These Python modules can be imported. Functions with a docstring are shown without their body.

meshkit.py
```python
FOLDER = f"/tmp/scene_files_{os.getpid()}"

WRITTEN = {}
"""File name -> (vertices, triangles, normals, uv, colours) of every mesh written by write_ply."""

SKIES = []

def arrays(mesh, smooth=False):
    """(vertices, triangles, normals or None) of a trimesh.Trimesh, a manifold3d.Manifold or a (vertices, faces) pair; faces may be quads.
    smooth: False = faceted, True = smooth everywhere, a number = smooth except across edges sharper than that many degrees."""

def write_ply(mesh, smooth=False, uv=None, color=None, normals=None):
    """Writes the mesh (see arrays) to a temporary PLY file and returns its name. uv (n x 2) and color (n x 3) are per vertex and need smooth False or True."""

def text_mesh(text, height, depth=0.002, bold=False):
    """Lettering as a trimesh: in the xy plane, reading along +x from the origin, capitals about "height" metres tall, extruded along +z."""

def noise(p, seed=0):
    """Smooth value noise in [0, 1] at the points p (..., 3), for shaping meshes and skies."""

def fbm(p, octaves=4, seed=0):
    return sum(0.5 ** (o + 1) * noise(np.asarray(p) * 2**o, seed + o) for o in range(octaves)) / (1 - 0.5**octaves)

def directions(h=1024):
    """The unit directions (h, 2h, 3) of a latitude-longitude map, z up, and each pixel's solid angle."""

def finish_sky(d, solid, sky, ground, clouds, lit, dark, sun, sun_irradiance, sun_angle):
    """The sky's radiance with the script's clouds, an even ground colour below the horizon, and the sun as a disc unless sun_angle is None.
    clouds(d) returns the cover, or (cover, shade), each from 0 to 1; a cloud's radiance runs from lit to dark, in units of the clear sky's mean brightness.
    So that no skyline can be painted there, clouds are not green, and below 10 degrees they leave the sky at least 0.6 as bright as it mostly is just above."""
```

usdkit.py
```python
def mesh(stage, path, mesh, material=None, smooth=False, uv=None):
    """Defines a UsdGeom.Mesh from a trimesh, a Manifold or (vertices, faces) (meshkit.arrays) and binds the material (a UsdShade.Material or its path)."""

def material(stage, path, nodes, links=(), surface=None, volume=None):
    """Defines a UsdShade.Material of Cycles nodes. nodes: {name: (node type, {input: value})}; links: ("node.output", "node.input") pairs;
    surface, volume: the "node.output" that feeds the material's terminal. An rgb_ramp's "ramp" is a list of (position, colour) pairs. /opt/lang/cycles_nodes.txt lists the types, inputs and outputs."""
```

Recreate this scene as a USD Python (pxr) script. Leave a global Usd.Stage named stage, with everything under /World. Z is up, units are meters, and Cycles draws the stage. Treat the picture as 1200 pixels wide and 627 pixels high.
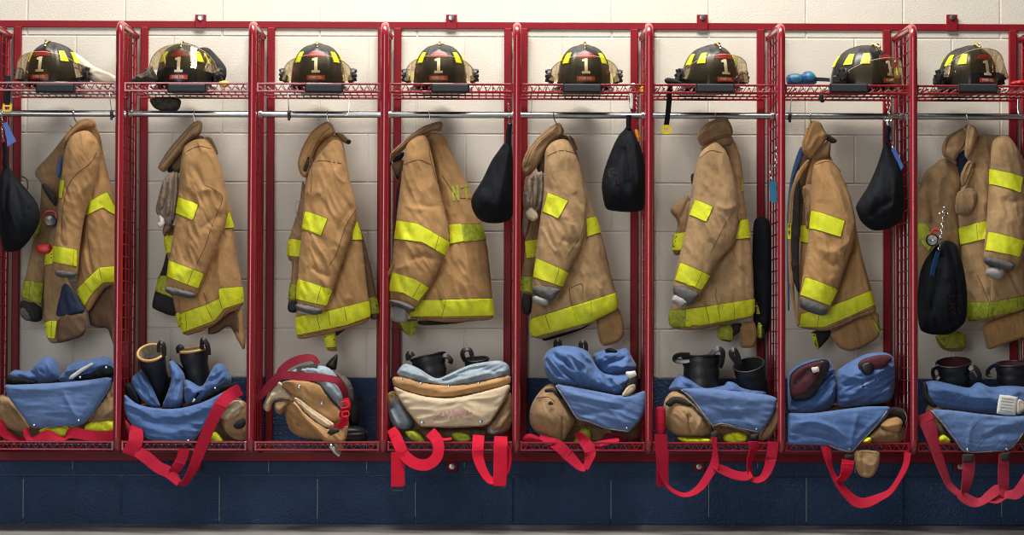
import math, numpy as np, trimesh, usdkit, meshkit, shapely, manifold3d
import scipy.sparse as sp, scipy.sparse.linalg as spl
from scipy.spatial import Delaunay, cKDTree
from scipy.interpolate import LinearNDInterpolator, NearestNDInterpolator
from shapely.geometry import Polygon, LineString, Point, MultiPolygon
from shapely.ops import unary_union
from pxr import Usd, UsdGeom, UsdShade, UsdLux, Gf, Sdf

stage = Usd.Stage.CreateInMemory()
UsdGeom.SetStageUpAxis(stage, 'Z'); UsdGeom.SetStageMetersPerUnit(stage, 1.0)
UsdGeom.Xform.Define(stage, '/World')

# ------------------------------------------------------------------ camera
CX, CZ, CD, YAW, PITCH, ROLL, FPX = -0.0885, 0.7856, 9.8525, 0.0082, 0.0288, 0.0028, 2773.35
def _basis():
    cy, sy, cp, sp_, cr, sr = math.cos(YAW), math.sin(YAW), math.cos(PITCH), math.sin(PITCH), math.cos(ROLL), math.sin(ROLL)
    f = np.array([sy*cp, cy*cp, sp_]); r = np.array([cy, -sy, 0.]); u = np.cross(r, f)
    return cr*r + sr*u, -sr*r + cr*u, f
RT, UP, FW = _basis()
EYE = np.array([CX, -CD, CZ])
cam = UsdGeom.Camera.Define(stage, '/World/camera')
m = Gf.Matrix4d(1.0)
for i_, v_ in enumerate((RT, UP, -FW, EYE)):
    m.SetRow(i_, Gf.Vec4d(*map(float, v_), 1.0 if i_ == 3 else 0.0))
cam.AddTransformOp().Set(m)
cam.CreateHorizontalApertureAttr(36.0); cam.CreateVerticalApertureAttr(36.0*627/1200)
cam.CreateFocalLengthAttr(FPX/1200*36.0)
cam.CreateClippingRangeAttr(Gf.Vec2f(0.1, 200.0))
cam.CreateExposureAttr(0.0)

# ------------------------------------------------------------------ light
dome = UsdLux.DomeLight.Define(stage, '/World/sky_light')  # even dome fill added as the ambience of the room, no sky
dome.CreateIntensityAttr(0.02); dome.CreateColorAttr(Gf.Vec3f(0.86, 0.93, 1.0))
def rect_light(name, pos, target, w, h, inten, col):
    L = UsdLux.RectLight.Define(stage, '/World/' + name)
    z = np.array(pos, float) - np.array(target, float); z /= np.linalg.norm(z)
    x = np.cross([0, 0, 1.], z); x /= np.linalg.norm(x); y = np.cross(z, x)
    mm = Gf.Matrix4d(1.0)
    for i, v in enumerate((x, y, z, pos)):
        mm.SetRow(i, Gf.Vec4d(*map(float, v), 1.0 if i == 3 else 0.0))
    L.AddTransformOp().Set(mm)
    L.CreateWidthAttr(w); L.CreateHeightAttr(h); L.CreateIntensityAttr(inten); L.CreateColorAttr(Gf.Vec3f(*col))
    return L
rect_light('ceiling_lamp', (-0.25, -1.35, 4.6), (0.0, -0.35, 1.2), 3.0, 0.9, 36.0, (1.0, 0.952, 0.892))
rect_light('garage_door_light', (-2.7, -8.0, 1.9), (0.0, 0.0, 1.2), 3.0, 3.6, 4.6, (0.97, 0.98, 1.0))

# ------------------------------------------------------------------ pixels to the place
def W(p, Y):
    """points of the photograph (n x 2) on the plane y = Y, as (n x 3)"""
    p = np.atleast_2d(np.asarray(p, float))
    d = FW[None] + RT[None]*((p[:, :1]-600)/FPX) + UP[None]*((313.5-p[:, 1:2])/FPX)
    t = (np.broadcast_to(np.asarray(Y, float), len(p)) - EYE[1])/d[:, 1]
    return EYE[None] + d*t[:, None]
FRAMES = {'T': 0, 'M': 120, 'L': 260, 'B': 390, 'F': 470}
def P(frame, s):
    """traced points in a four-times enlargement -> pixels"""
    a = np.array([[float(v) for v in q.split(',')] for q in s.split()])
    k = 300/1198.
    return np.array([300*int(frame[1]), FRAMES[frame[0]]]) + a*k

# ------------------------------------------------------------------ materials
MATS = {}
def mat(name, col, rough=0.6, metal=0.0, var=0.0, vscale=12.0, col2=None, bump=0.0, bscale=300.0, spec=0.5, sheen=0.0, coat=0.0, rnd=0.0, trans=0.0, stain_or_speck=None, stretch=None):
    nodes = {'p': ('principled_bsdf', {'roughness': rough, 'metallic': metal, 'specular_ior_level': spec, 'base_color': col,
                                       'sheen_weight': sheen, 'coat_weight': coat, 'coat_roughness': 0.08}),
             'g': ('geometry', {})}
    links = []
    out = None
    if var > 0 or col2 is not None:
        c2 = col2 if col2 is not None else tuple(c*(1-var) for c in col)
        nodes['n'] = ('noise_texture', {'scale': vscale, 'detail': 5.0, 'roughness': 0.62})
        nodes['r'] = ('rgb_ramp', {'ramp': [(0.32, c2), (0.62, col)]})
        links += [('g.position', 'n.vector'), ('n.fac', 'r.fac')]
        out = 'r.color'
        if stain_or_speck is not None:
            nodes['n2'] = ('noise_texture', {'scale': stain_or_speck[1], 'detail': 6.0, 'roughness': 0.7})
            nodes['r2'] = ('rgb_ramp', {'ramp': [(stain_or_speck[2], (0, 0, 0)), (stain_or_speck[3], (1, 1, 1))]})
            nodes['mx'] = ('mix_color', {'blend_type': 'mix', 'b': stain_or_speck[0]})
            links += [('g.position', 'n2.vector'), ('n2.fac', 'r2.fac'), (out, 'mx.a'), ('r2.color', 'mx.fac')]
            out = 'mx.result'
    if rnd > 0:
        nodes['oi'] = ('object_info', {})
        nodes['mr'] = ('map_range', {'from_min': 0.0, 'from_max': 1.0, 'to_min': 1.0-rnd, 'to_max': 1.0+rnd})
        nodes['hs'] = ('hsv', {'color': col})
        links += [('oi.random', 'mr.value'), ('mr.result', 'hs.value')]
        if out: links.append((out, 'hs.color'))
        out = 'hs.color'
    if out: links.append((out, 'p.base_color'))
    if bump > 0:
        nodes['bn'] = ('noise_texture', {'scale': bscale, 'detail': 3.0, 'roughness': 0.6})
        nodes['b'] = ('bump', {'strength': bump, 'distance': 0.010 if name == 'navy_block' else 0.004})
        v = 'g.position'
        if stretch:
            nodes['mp'] = ('mapping', {'scale': stretch}); links.append((v, 'mp.vector')); v = 'mp.vector'
        links += [(v, 'bn.vector'), ('bn.fac', 'b.height'), ('b.normal', 'p.normal')]
    m = usdkit.material(stage, '/World/Looks/' + name, nodes, links, surface='p.BSDF')
    MATS[name] = m
    return m

mat('cream_block', (0.695, 0.655, 0.565), 0.42, var=0.05, vscale=5, bump=0.35, bscale=140, rnd=0.02, spec=0.4)
mat('cream_joint', (0.68, 0.64, 0.55), 0.5, var=0.08, vscale=14, bump=0.3, bscale=120)
mat('navy_block', (0.025, 0.066, 0.165), 0.36, var=0.2, vscale=9, bump=1.0, bscale=95, rnd=0.05, spec=0.5, stain_or_speck=((0.22, 0.27, 0.34), 120, 0.655, 0.70))  # sparse pale flecks; glints of the pitted paint are put in as colour
mat('navy_joint', (0.016, 0.032, 0.072), 0.4, bump=0.6, bscale=100)
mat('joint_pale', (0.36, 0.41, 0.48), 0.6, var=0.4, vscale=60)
mat('concrete', (0.27, 0.265, 0.255), 0.6, var=0.25, vscale=6, bump=0.3, bscale=60)
mat('red_paint', (0.27, 0.007, 0.0155), 0.28, var=0.06, vscale=20, spec=0.6, coat=0.9)
mat('red_plate', (0.22, 0.006, 0.013), 0.5, var=0.08, vscale=20, spec=0.3)
mat('chrome', (0.78, 0.78, 0.77), 0.18, metal=1.0)
mat('galvanised', (0.60, 0.63, 0.64), 0.30, metal=1.0, var=0.2, vscale=40)
mat('black_plastic', (0.012, 0.012, 0.014), 0.42)
mat('black_foam', (0.016, 0.018, 0.022), 0.8, bump=0.3, bscale=400)
mat('black_shell', (0.010, 0.010, 0.010), 0.38, coat=0.08, var=0.3, vscale=30)
mat('lime_decal', (0.80, 0.90, 0.015), 0.45)
mat('lime_stripe', (0.88, 0.93, 0.025), 0.5, var=0.16, vscale=45, bump=0.3, bscale=500, stain_or_speck=((0.33, 0.33, 0.05), 38, 0.60, 0.82))
mat('lime_dirty', (0.50, 0.58, 0.03), 0.5, var=0.35, vscale=60, bump=0.3, bscale=500, stain_or_speck=((0.16, 0.15, 0.04), 48, 0.50, 0.72))  # blotchy dull lime; its dark tone also paints shade on stripes lying deep
mat('stripe_stitch', (0.20, 0.17, 0.02), 0.8)
mat('tan_canvas', (0.53, 0.295, 0.112), 0.85, var=0.26, vscale=16, bump=0.35, bscale=650, sheen=0.1, stain_or_speck=((0.22, 0.13, 0.065), 13, 0.56, 0.85))
mat('tan_canvas_b', (0.51, 0.32, 0.148), 0.85, var=0.28, vscale=15, bump=0.35, bscale=650, sheen=0.1, stain_or_speck=((0.20, 0.13, 0.075), 12, 0.54, 0.82))
mat('tan_worn', (0.40, 0.245, 0.115), 0.85, var=0.3, vscale=18, bump=0.35, bscale=650, sheen=0.1, stain_or_speck=((0.16, 0.11, 0.07), 12, 0.5, 0.8))
mat('tan_inside', (0.17, 0.095, 0.048), 0.9, var=0.3, vscale=14, bump=0.3, bscale=500)  # inner tan cloth, darkened in colour for the shadow it lies in
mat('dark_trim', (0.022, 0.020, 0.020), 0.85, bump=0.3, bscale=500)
mat('seam_thread', (0.17, 0.09, 0.04), 0.9)
mat('cream_canvas', (0.68, 0.54, 0.36), 0.8, var=0.16, vscale=20, bump=0.3, bscale=600, stain_or_speck=((0.42, 0.29, 0.16), 15, 0.58, 0.85))
mat('pink_print', (0.60, 0.34, 0.32), 0.8, var=0.3, vscale=90)
mat('grey_cuff', (0.15, 0.145, 0.14), 0.9, bump=0.8, bscale=350, var=0.35, vscale=60)
mat('white_knit', (0.50, 0.48, 0.44), 0.9, bump=0.6, bscale=400, var=0.2, vscale=40)
mat('glove_leather', (0.30, 0.225, 0.165), 0.75, bump=0.5, bscale=200, var=0.35, vscale=25)
mat('navy_lining', (0.018, 0.030, 0.075), 0.8, var=0.3, vscale=30)
mat('blue_lining', (0.075, 0.165, 0.40), 0.72, var=0.28, vscale=22, bump=0.4, bscale=300, sheen=0.15, stain_or_speck=((0.045, 0.10, 0.26), 16, 0.55, 0.8))
mat('blue_flap', (0.105, 0.195, 0.42), 0.72, var=0.2, vscale=22, bump=0.35, bscale=420, sheen=0.15, stain_or_speck=((0.07, 0.13, 0.30), 14, 0.55, 0.85))
mat('quilt_thread', (0.17, 0.28, 0.52), 0.8)
mat('greyblue_lining', (0.33, 0.41, 0.48), 0.75, var=0.35, vscale=25, bump=0.4, bscale=300)
mat('black_nylon', (0.006, 0.008, 0.012), 0.78, var=0.3, vscale=20, bump=0.3, bscale=350, spec=0.2)
mat('black_rubber', (0.012, 0.012, 0.013), 0.46, var=0.3, vscale=30, bump=0.25, bscale=60)
mat('tan_rim', (0.55, 0.33, 0.10), 0.5)
mat('grey_liner', (0.36, 0.33, 0.26), 0.85, bump=0.8, bscale=130, var=0.55, vscale=60)
mat('maroon_liner', (0.075, 0.012, 0.022), 0.85, bump=0.3, bscale=200)
mat('red_strap', (0.46, 0.006, 0.034), 0.75, spec=0.25, bump=0.5, bscale=900, var=0.12, vscale=60)
mat('faded_strap', (0.45, 0.030, 0.062), 0.8, spec=0.25, bump=0.5, bscale=900, var=0.2, vscale=60)
mat('maroon_strap', (0.22, 0.009, 0.026), 0.8, spec=0.25, bump=0.5, bscale=900, var=0.2, vscale=60)
mat('bright_strap', (0.68, 0.006, 0.036), 0.75, spec=0.25, bump=0.5, bscale=900, var=0.08, vscale=60)
mat('white_decal', (0.80, 0.76, 0.64), 0.45)
mat('red_decal', (0.52, 0.045, 0.045), 0.4)
mat('helmet_red', (0.28, 0.018, 0.02), 0.35)
mat('brass', (0.83, 0.62, 0.25), 0.22, metal=1.0)
mat('yellow_plastic', (0.82, 0.60, 0.02), 0.4)
mat('orange_plastic', (0.85, 0.28, 0.02), 0.45)
mat('blue_plastic', (0.02, 0.09, 0.25), 0.35)
mat('blue_tag', (0.06, 0.15, 0.50), 0.45)
mat('teal_tag', (0.03, 0.18, 0.29), 0.4)
mat('white_label', (0.72, 0.71, 0.66), 0.7)
mat('print_grey', (0.33, 0.33, 0.31), 0.8)
mat('red_plastic', (0.60, 0.015, 0.02), 0.4)
mat('dark_red_print', (0.040, 0.004, 0.008), 0.85)
mat('beige_hood', (0.62, 0.53, 0.42), 0.85, var=0.12, vscale=20, bump=0.3, bscale=500)
mat('dark_cloth', (0.013, 0.012, 0.012), 0.9, bump=0.3, bscale=300)
mat('camo_cloth', (0.10, 0.085, 0.06), 0.9, col2=(0.022, 0.02, 0.018), vscale=60, bump=0.4, bscale=200)
mat('lens_white', (0.75, 0.75, 0.75), 0.15, metal=0.8)
usdkit.material(stage, '/World/Looks/smoked_visor', {
    't': ('transparent_bsdf', {'color': (0.91, 0.87, 0.76)}),
    'gl': ('glossy_bsdf', {'color': (1, 0.95, 0.86), 'roughness': 0.06}),
    'df': ('translucent_bsdf', {'color': (0.62, 0.54, 0.38)}),
    'fr0': ('fresnel', {'IOR': 1.42}), 'fr': ('math', {'math_type': 'multiply', 'value2': 0.55}),
    'm1': ('mix_closure', {'fac': 0.05}), 'm2': ('mix_closure', {})},
    [('t.BSDF', 'm1.closure1'), ('df.BSDF', 'm1.closure2'), ('m1.closure', 'm2.closure1'), ('gl.BSDF', 'm2.closure2'), ('fr0.fac', 'fr.value1'), ('fr.value', 'm2.fac')], surface='m2.closure')

# ------------------------------------------------------------------ scene tree
_used = {}
def numbered(path):
    n = _used.get(path, 0); _used[path] = n + 1
    return path if n == 0 else '%s_%03d' % (path, n)
def look(name): return '/World/Looks/' + name
class Thing:
    def __init__(s, name, label=None, cat=None, group=None, kind=None):
        s.path = numbered('/World/' + name)
        s.label, s.cat, s.group, s.kind, s.parts = label, cat, group, kind, []
        ALL.append(s)
    def add(s, name, mesh, mt, smooth=50, parent=None, label=None, kind=None):
        h = [name, mesh, mt, smooth, parent, label, kind, None]
        s.parts.append(h); return h
    def write(s):
        arrs = []
        for h in s.parts: arrs.append(meshkit.arrays(h[1], h[3]))
        lo = np.min([a[0].min(0) for a in arrs], 0); hi = np.max([a[0].max(0) for a in arrs], 0)
        base = np.array([(lo[0]+hi[0])/2, (lo[1]+hi[1])/2, lo[2]])
        x = UsdGeom.Xform.Define(stage, s.path); x.AddTranslateOp().Set(Gf.Vec3d(*map(float, base)))
        s.base = base
        pr = x.GetPrim()
        for k, v in (('label', s.label), ('category', s.cat), ('group', s.group), ('kind', s.kind)):
            if v: pr.SetCustomDataByKey(k, v)
        for h, (v, f, n) in zip(s.parts, arrs):
            par = s.path if h[4] is None else h[4][7]
            h[7] = numbered(par + '/' + h[0])
            me = UsdGeom.Mesh.Define(stage, h[7])
            me.CreatePointsAttr((v-base).astype(np.float32)); me.CreateFaceVertexCountsAttr(np.full(len(f), 3, np.int32))
            me.CreateFaceVertexIndicesAttr(f.astype(np.int32).ravel()); me.CreateSubdivisionSchemeAttr('none')
            if n is not None:
                me.CreateNormalsAttr(n.astype(np.float32)); me.SetNormalsInterpolation('vertex')
            UsdShade.MaterialBindingAPI.Apply(me.GetPrim()).Bind(UsdShade.Material.Get(stage, look(h[2])))
            if h[5]: me.GetPrim().SetCustomDataByKey('label', h[5])
            if h[6]: me.GetPrim().SetCustomDataByKey('kind', h[6])
ALL = []
def copy_thing(src, loc, label):
    p = numbered(src.path)
    x = UsdGeom.Xform.Define(stage, p); pr = x.GetPrim()
    pr.GetReferences().AddInternalReference(src.path)
    x.ClearXformOpOrder(); x.AddTranslateOp().Set(Gf.Vec3d(*map(float, loc)))
    for k, v in (('label', label), ('category', src.cat), ('group', src.group)):
        if v: pr.SetCustomDataByKey(k, v)
    pr.SetInstanceable(True)

# ------------------------------------------------------------------ shapes
def cat(*ms): return trimesh.util.concatenate([x for x in ms if x is not None])
def box(cx, cy, cz, sx, sy, sz, ch=0.0):
    if ch <= 0:
        b = trimesh.creation.box([sx, sy, sz])
    else:
        a = np.array([[x, y, z] for x in (-1, 1) for y in (-1, 1) for z in (-1, 1)], float)*np.array([sx, sy, sz])/2
        pts = []
        for q in a:
            for ax in range(3):
                t = q.copy()
                for o in range(3):
                    if o != ax: t[o] -= math.copysign(ch, t[o])
                pts.append(t)
        b = trimesh.convex.convex_hull(np.array(pts))
    b.apply_translation([cx, cy, cz]); return b
def spline(p, n=8):
    p = np.asarray(p, float)
    if len(p) < 3: return np.array([p[0] + (p[-1]-p[0])*t for t in np.linspace(0, 1, n+1)])
    e = np.vstack([2*p[0]-p[1], p, 2*p[-1]-p[-2]]); out = []
    for i in range(1, len(e)-2):
        a, b, c, d = e[i-1:i+3]
        for t in np.arange(n)/n:
            out.append(0.5*(2*b + (c-a)*t + (2*a-5*b+4*c-d)*t*t + (3*b-a-3*c+d)*t**3))
    return np.vstack([out, p[-1:]])
def tube(path, r, n=8, cap=True, flat=1.0):
    path = np.asarray(path, float); k = len(path)
    r = np.broadcast_to(np.asarray(r, float), k)
    t = np.gradient(path, axis=0); t /= np.linalg.norm(t, axis=1, keepdims=True) + 1e-12
    ref = np.array([0.03, 1, 0.02]) if abs(t[:, 1]).max() < .9 else np.array([1, 0.03, 0.02])
    if abs(t @ (ref/np.linalg.norm(ref))).max() > 0.95: ref = np.array([0.1, 0.3, 1.0])
    u = np.cross(t[0], ref); u /= np.linalg.norm(u); V = []
    for i in range(k):
        u = u - t[i]*(u @ t[i]); u /= np.linalg.norm(u)
        w = np.cross(t[i], u)
        a = np.arange(n)*2*math.pi/n
        V.append(path[i] + r[i]*(np.cos(a)[:, None]*u + flat*np.sin(a)[:, None]*w))
    V = np.vstack(V); F = []
    for i in range(k-1):
        for j in range(n):
            a, b = i*n+j, i*n+(j+1) % n
            F += [[a, b, b+n], [a, b+n, a+n]]
    if cap:
        V = np.vstack([V, path[:1], path[-1:]]); c0, c1 = len(V)-2, len(V)-1
        for j in range(n):
            F.append([c0, (j+1) % n, j]); F.append([c1, (k-1)*n+j, (k-1)*n+(j+1) % n])
    return trimesh.Trimesh(V, F, process=False)
def frame_of(axis, hint=(0, -1, 0)):
    a = np.asarray(axis, float); a = a/np.linalg.norm(a)
    if abs(a @ np.asarray(hint, float)) > .99: hint = (0, 0, 1)
    s = np.cross(a, hint); s /= np.linalg.norm(s)
    return s, np.cross(s, a), a
def lathe(c, axis, prof, n=28, sx=1.0, hint=(0, -1, 0)):
    """profile rows (radius, height along the axis) around the axis at c"""
    s, t, a = frame_of(axis, hint)
    ang = np.arange(n)*2*math.pi/n; V = []
    for r, h in prof:
        V.append(np.asarray(c) + a*h + r*(sx*np.cos(ang)[:, None]*s + np.sin(ang)[:, None]*t))
    V = np.vstack(V); F = []
    for i in range(len(prof)-1):
        for j in range(n):
            p, q = i*n+j, i*n+(j+1) % n
            F += [[p, q, q+n], [p, q+n, p+n]]
    m = trimesh.Trimesh(V, F, process=False); m.merge_vertices(); m.update_faces(m.nondegenerate_faces()); 
    return m
def ball(c, r, sub=2):
    b = trimesh.creation.icosphere(sub, 1.0); b.apply_scale(r); b.apply_translation(c); return b
def knob(c, r=0.0045, d=(0, -1, 0)):
    """a press stud"""
    return lathe(c, d, [(0, -.002), (r, -.002), (r, .001), (r*.8, .0025), (r*.35, .003), (0, .0032)], 12)

# ------------------------------------------------------------------ cloth
def chaikin(p, it=1):
    p = np.asarray(p, float)
    for _ in range(it):
        q = np.roll(p, -1, 0)
        p = np.stack([.78*p+.22*q, .22*p+.78*q], 1).reshape(-1, 2)
    return p
def mesh2d(poly, step):
    poly = poly.buffer(0)
    if isinstance(poly, MultiPolygon): poly = max(poly.geoms, key=lambda g: g.area)
    ext = poly.exterior; n = max(8, int(ext.length/step))
    B = np.array([ext.interpolate(i/n, normalized=True).coords[0] for i in range(n)])
    x0, y0, x1, y1 = poly.bounds
    ys = np.arange(y0, y1, step*.866); pts = []
    for i, y in enumerate(ys):
        xs = np.arange(x0 + (i % 2)*step/2, x1, step); pts.append(np.stack([xs, np.full_like(xs, y)], 1))
    I = np.vstack(pts); inn = poly.buffer(-.6*step)
    I = I[shapely.contains_xy(inn, I[:, 0], I[:, 1])] if not inn.is_empty else I[:0]
    V = np.vstack([B, I]); T = Delaunay(V).simplices
    c = V[T].mean(1); T = T[shapely.contains_xy(Polygon(B).buffer(1e-6), c[:, 0], c[:, 1])]
    a, b, d = V[T[:, 0]], V[T[:, 1]], V[T[:, 2]]
    cr = (b[:, 0]-a[:, 0])*(d[:, 1]-a[:, 1]) - (b[:, 1]-a[:, 1])*(d[:, 0]-a[:, 0])
    T = T[abs(cr) > 1e-9]; cr = cr[abs(cr) > 1e-9]
    T[cr < 0] = T[cr < 0][:, ::-1]
    return V, T, n, Polygon(B)
def seg_dist(p, line):
    line = np.asarray(line, float); best = np.full(len(p), 1e9); at = np.zeros(len(p))
    ln = np.r_[0, np.cumsum(np.linalg.norm(np.diff(line, axis=0), axis=1))]
    for i in range(len(line)-1):
        a, b = line[i], line[i+1]; ab = b-a; L2 = ab @ ab + 1e-12
        t = np.clip(((p-a) @ ab)/L2, 0, 1); d = np.linalg.norm(p-a-t[:, None]*ab, axis=1)
        m = d < best; best[m] = d[m]; at[m] = (ln[i] + t[m]*math.sqrt(L2))/ln[-1]
    return best, at
class Cloth:
    """a padded piece of cloth: outline, real depth, front and back, folds"""
    def __init__(s, px, Y, T=.04, Tb=None, pw=None, folds=(), noise=(.006, 30, 9, 70), tilt=(0, 0), seed=1, step=1.5, sm=2, dent=None):
        pg = Polygon(chaikin(px, sm)).buffer(0)
        if isinstance(pg, MultiPolygon): pg = max(pg.geoms, key=lambda g: g.area)
        V, F, nb, poly = mesh2d(pg, step)
        s.poly, s.V = poly, V
        n = len(V)
        E = np.vstack([F[:, [0, 1]], F[:, [1, 2]], F[:, [2, 0]]]); E = np.unique(np.sort(E, 1), axis=0)
        A = sp.coo_matrix((np.ones(len(E)*2), (np.r_[E[:, 0], E[:, 1]], np.r_[E[:, 1], E[:, 0]])), (n, n)).tocsr()
        L = sp.diags(np.asarray(A.sum(1)).ravel()) - A
        u = np.zeros(n)
        if n > nb:
            u[nb:] = spl.spsolve(L[nb:, nb:].tocsc(), np.ones(n-nb))
        if pw is None: pw = .22 if T <= .036 else .34 if T <= .05 else .48 if T <= .07 else .5
        h = (np.sqrt(np.maximum(u, 0)/max(u.max(), 1e-9)))**(2*pw)
        bd = shapely.distance(shapely.points(V), poly.exterior); edge = np.clip(bd/4, 0, 1)
        d = np.zeros(n)
        if noise:
            amp, la, lb, ang = noise
            c, si = math.cos(math.radians(ang)), math.sin(math.radians(ang))
            q = np.stack([(V[:, 0]*c + V[:, 1]*si)/la, (-V[:, 0]*si + V[:, 1]*c)/lb, np.full(n, seed*3.7)], 1)
            q[:, 1] += 1.2*meshkit.noise(np.stack([V[:, 0]/25, V[:, 1]/25, np.full(n, seed+.5)], 1), seed+9)
            n1 = meshkit.fbm(q, 2, seed)
            d += amp*1.5*((1-np.abs(2*n1-1)*1.6)-.55) + amp*.8*2*(meshkit.fbm(q*.6+7, 2, seed+3)-.5)
            d += amp*.22*2*(meshkit.fbm(np.stack([V[:, 0]/5, V[:, 1]/5, np.full(n, seed+1.5)], 1), 2, seed+5)-.5)
        for line, w, amp in folds:
            ds, at = seg_dist(V, spline(line, 5))
            d += amp*np.exp(-(ds/w)**1.4)*np.clip(np.minimum(at, 1-at)*6+.25, 0, 1)
        s.Yr = Y - .6*T
        X = W(V, s.Yr)
        ctr = X.mean(0)
        y0 = Y + tilt[0]*(X[:, 0]-ctr[0]) + tilt[1]*(X[:, 2]-ctr[2])
        yf = y0 - T*h - d*edge
        Tb = T*.8 if Tb is None else Tb
        yb = y0 + Tb*h
        yf = np.minimum(yf, yb-.002*edge)
        Xf = X.copy(); Xf[:, 1] = yf
        Xb = X.copy(); Xb[:, 1] = yb
        # the back is coarser: only its shape matters
        back = np.full(n, -1); back[:nb] = np.arange(nb); keep = np.arange(nb, n)
        back[nb:] = n + np.arange(n-nb)
        Vall = np.vstack([Xf, Xb[nb:]])
        # pixel y runs down: flip so that the front faces the camera
        s.mesh = trimesh.Trimesh(Vall, np.vstack([F, back[F][:, ::-1]]), process=False)
        s.yf = yf
        s.lin = LinearNDInterpolator(V, yf); s.near = NearestNDInterpolator(V, yf)
    def y(s, p):
        r = s.lin(p); b = np.isnan(r)
        if b.any(): r[b] = s.near(p[b])
        return r
    def patch(s, px, off=.0025, step=2.2, sm=0, clip=True, thick=.004, grow=0.3):
        pg = px if hasattr(px, 'area') else Polygon(chaikin(px, sm) if sm else px).buffer(0)
        if clip: pg = pg.intersection(s.poly.buffer(grow))
        if pg.is_empty or pg.area < .5: return None
        out = []
        for g in (pg.geoms if hasattr(pg, 'geoms') else [pg]):
            if not isinstance(g, Polygon) or g.area < .4: continue
            V, F, nb, _ = mesh2d(g, step)
            if len(F) == 0: continue
            e = .8; y = s.y(V)
            m = 1/300.   # metres per pixel here
            gx = (s.y(V+[e, 0])-s.y(V-[e, 0]))/(2*e*m); gz = -(s.y(V+[0, e])-s.y(V-[0, e]))/(2*e*m)
            lim = 2.0; gx = np.clip(gx, -lim, lim); gz = np.clip(gz, -lim, lim)
            N = np.stack([gx, -np.ones(len(V)), gz], 1); N /= np.linalg.norm(N, axis=1, keepdims=True)
            X = W(V, s.Yr); X[:, 1] = y
            a, b = X + N*off, X + N*(off-thick)
            n = len(V); ring = np.arange(nb); nx = (ring+1) % nb
            side = np.vstack([np.stack([ring, nx, nx+n], 1), np.stack([ring, nx+n, ring+n], 1)])
            mm = trimesh.Trimesh(np.vstack([a, b]), np.vstack([F, F[:, ::-1]+n, side]), process=False)
            trimesh.repair.fix_normals(mm)
            out.append(mm)
        return trimesh.util.concatenate(out) if out else None
def seam(s, line, r=.0016, off=.0005):
    p = spline(line, 6); y = s.y(p); X = W(p, s.Yr); X[:, 1] = y - off
    return tube(X, r, 5)
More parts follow.
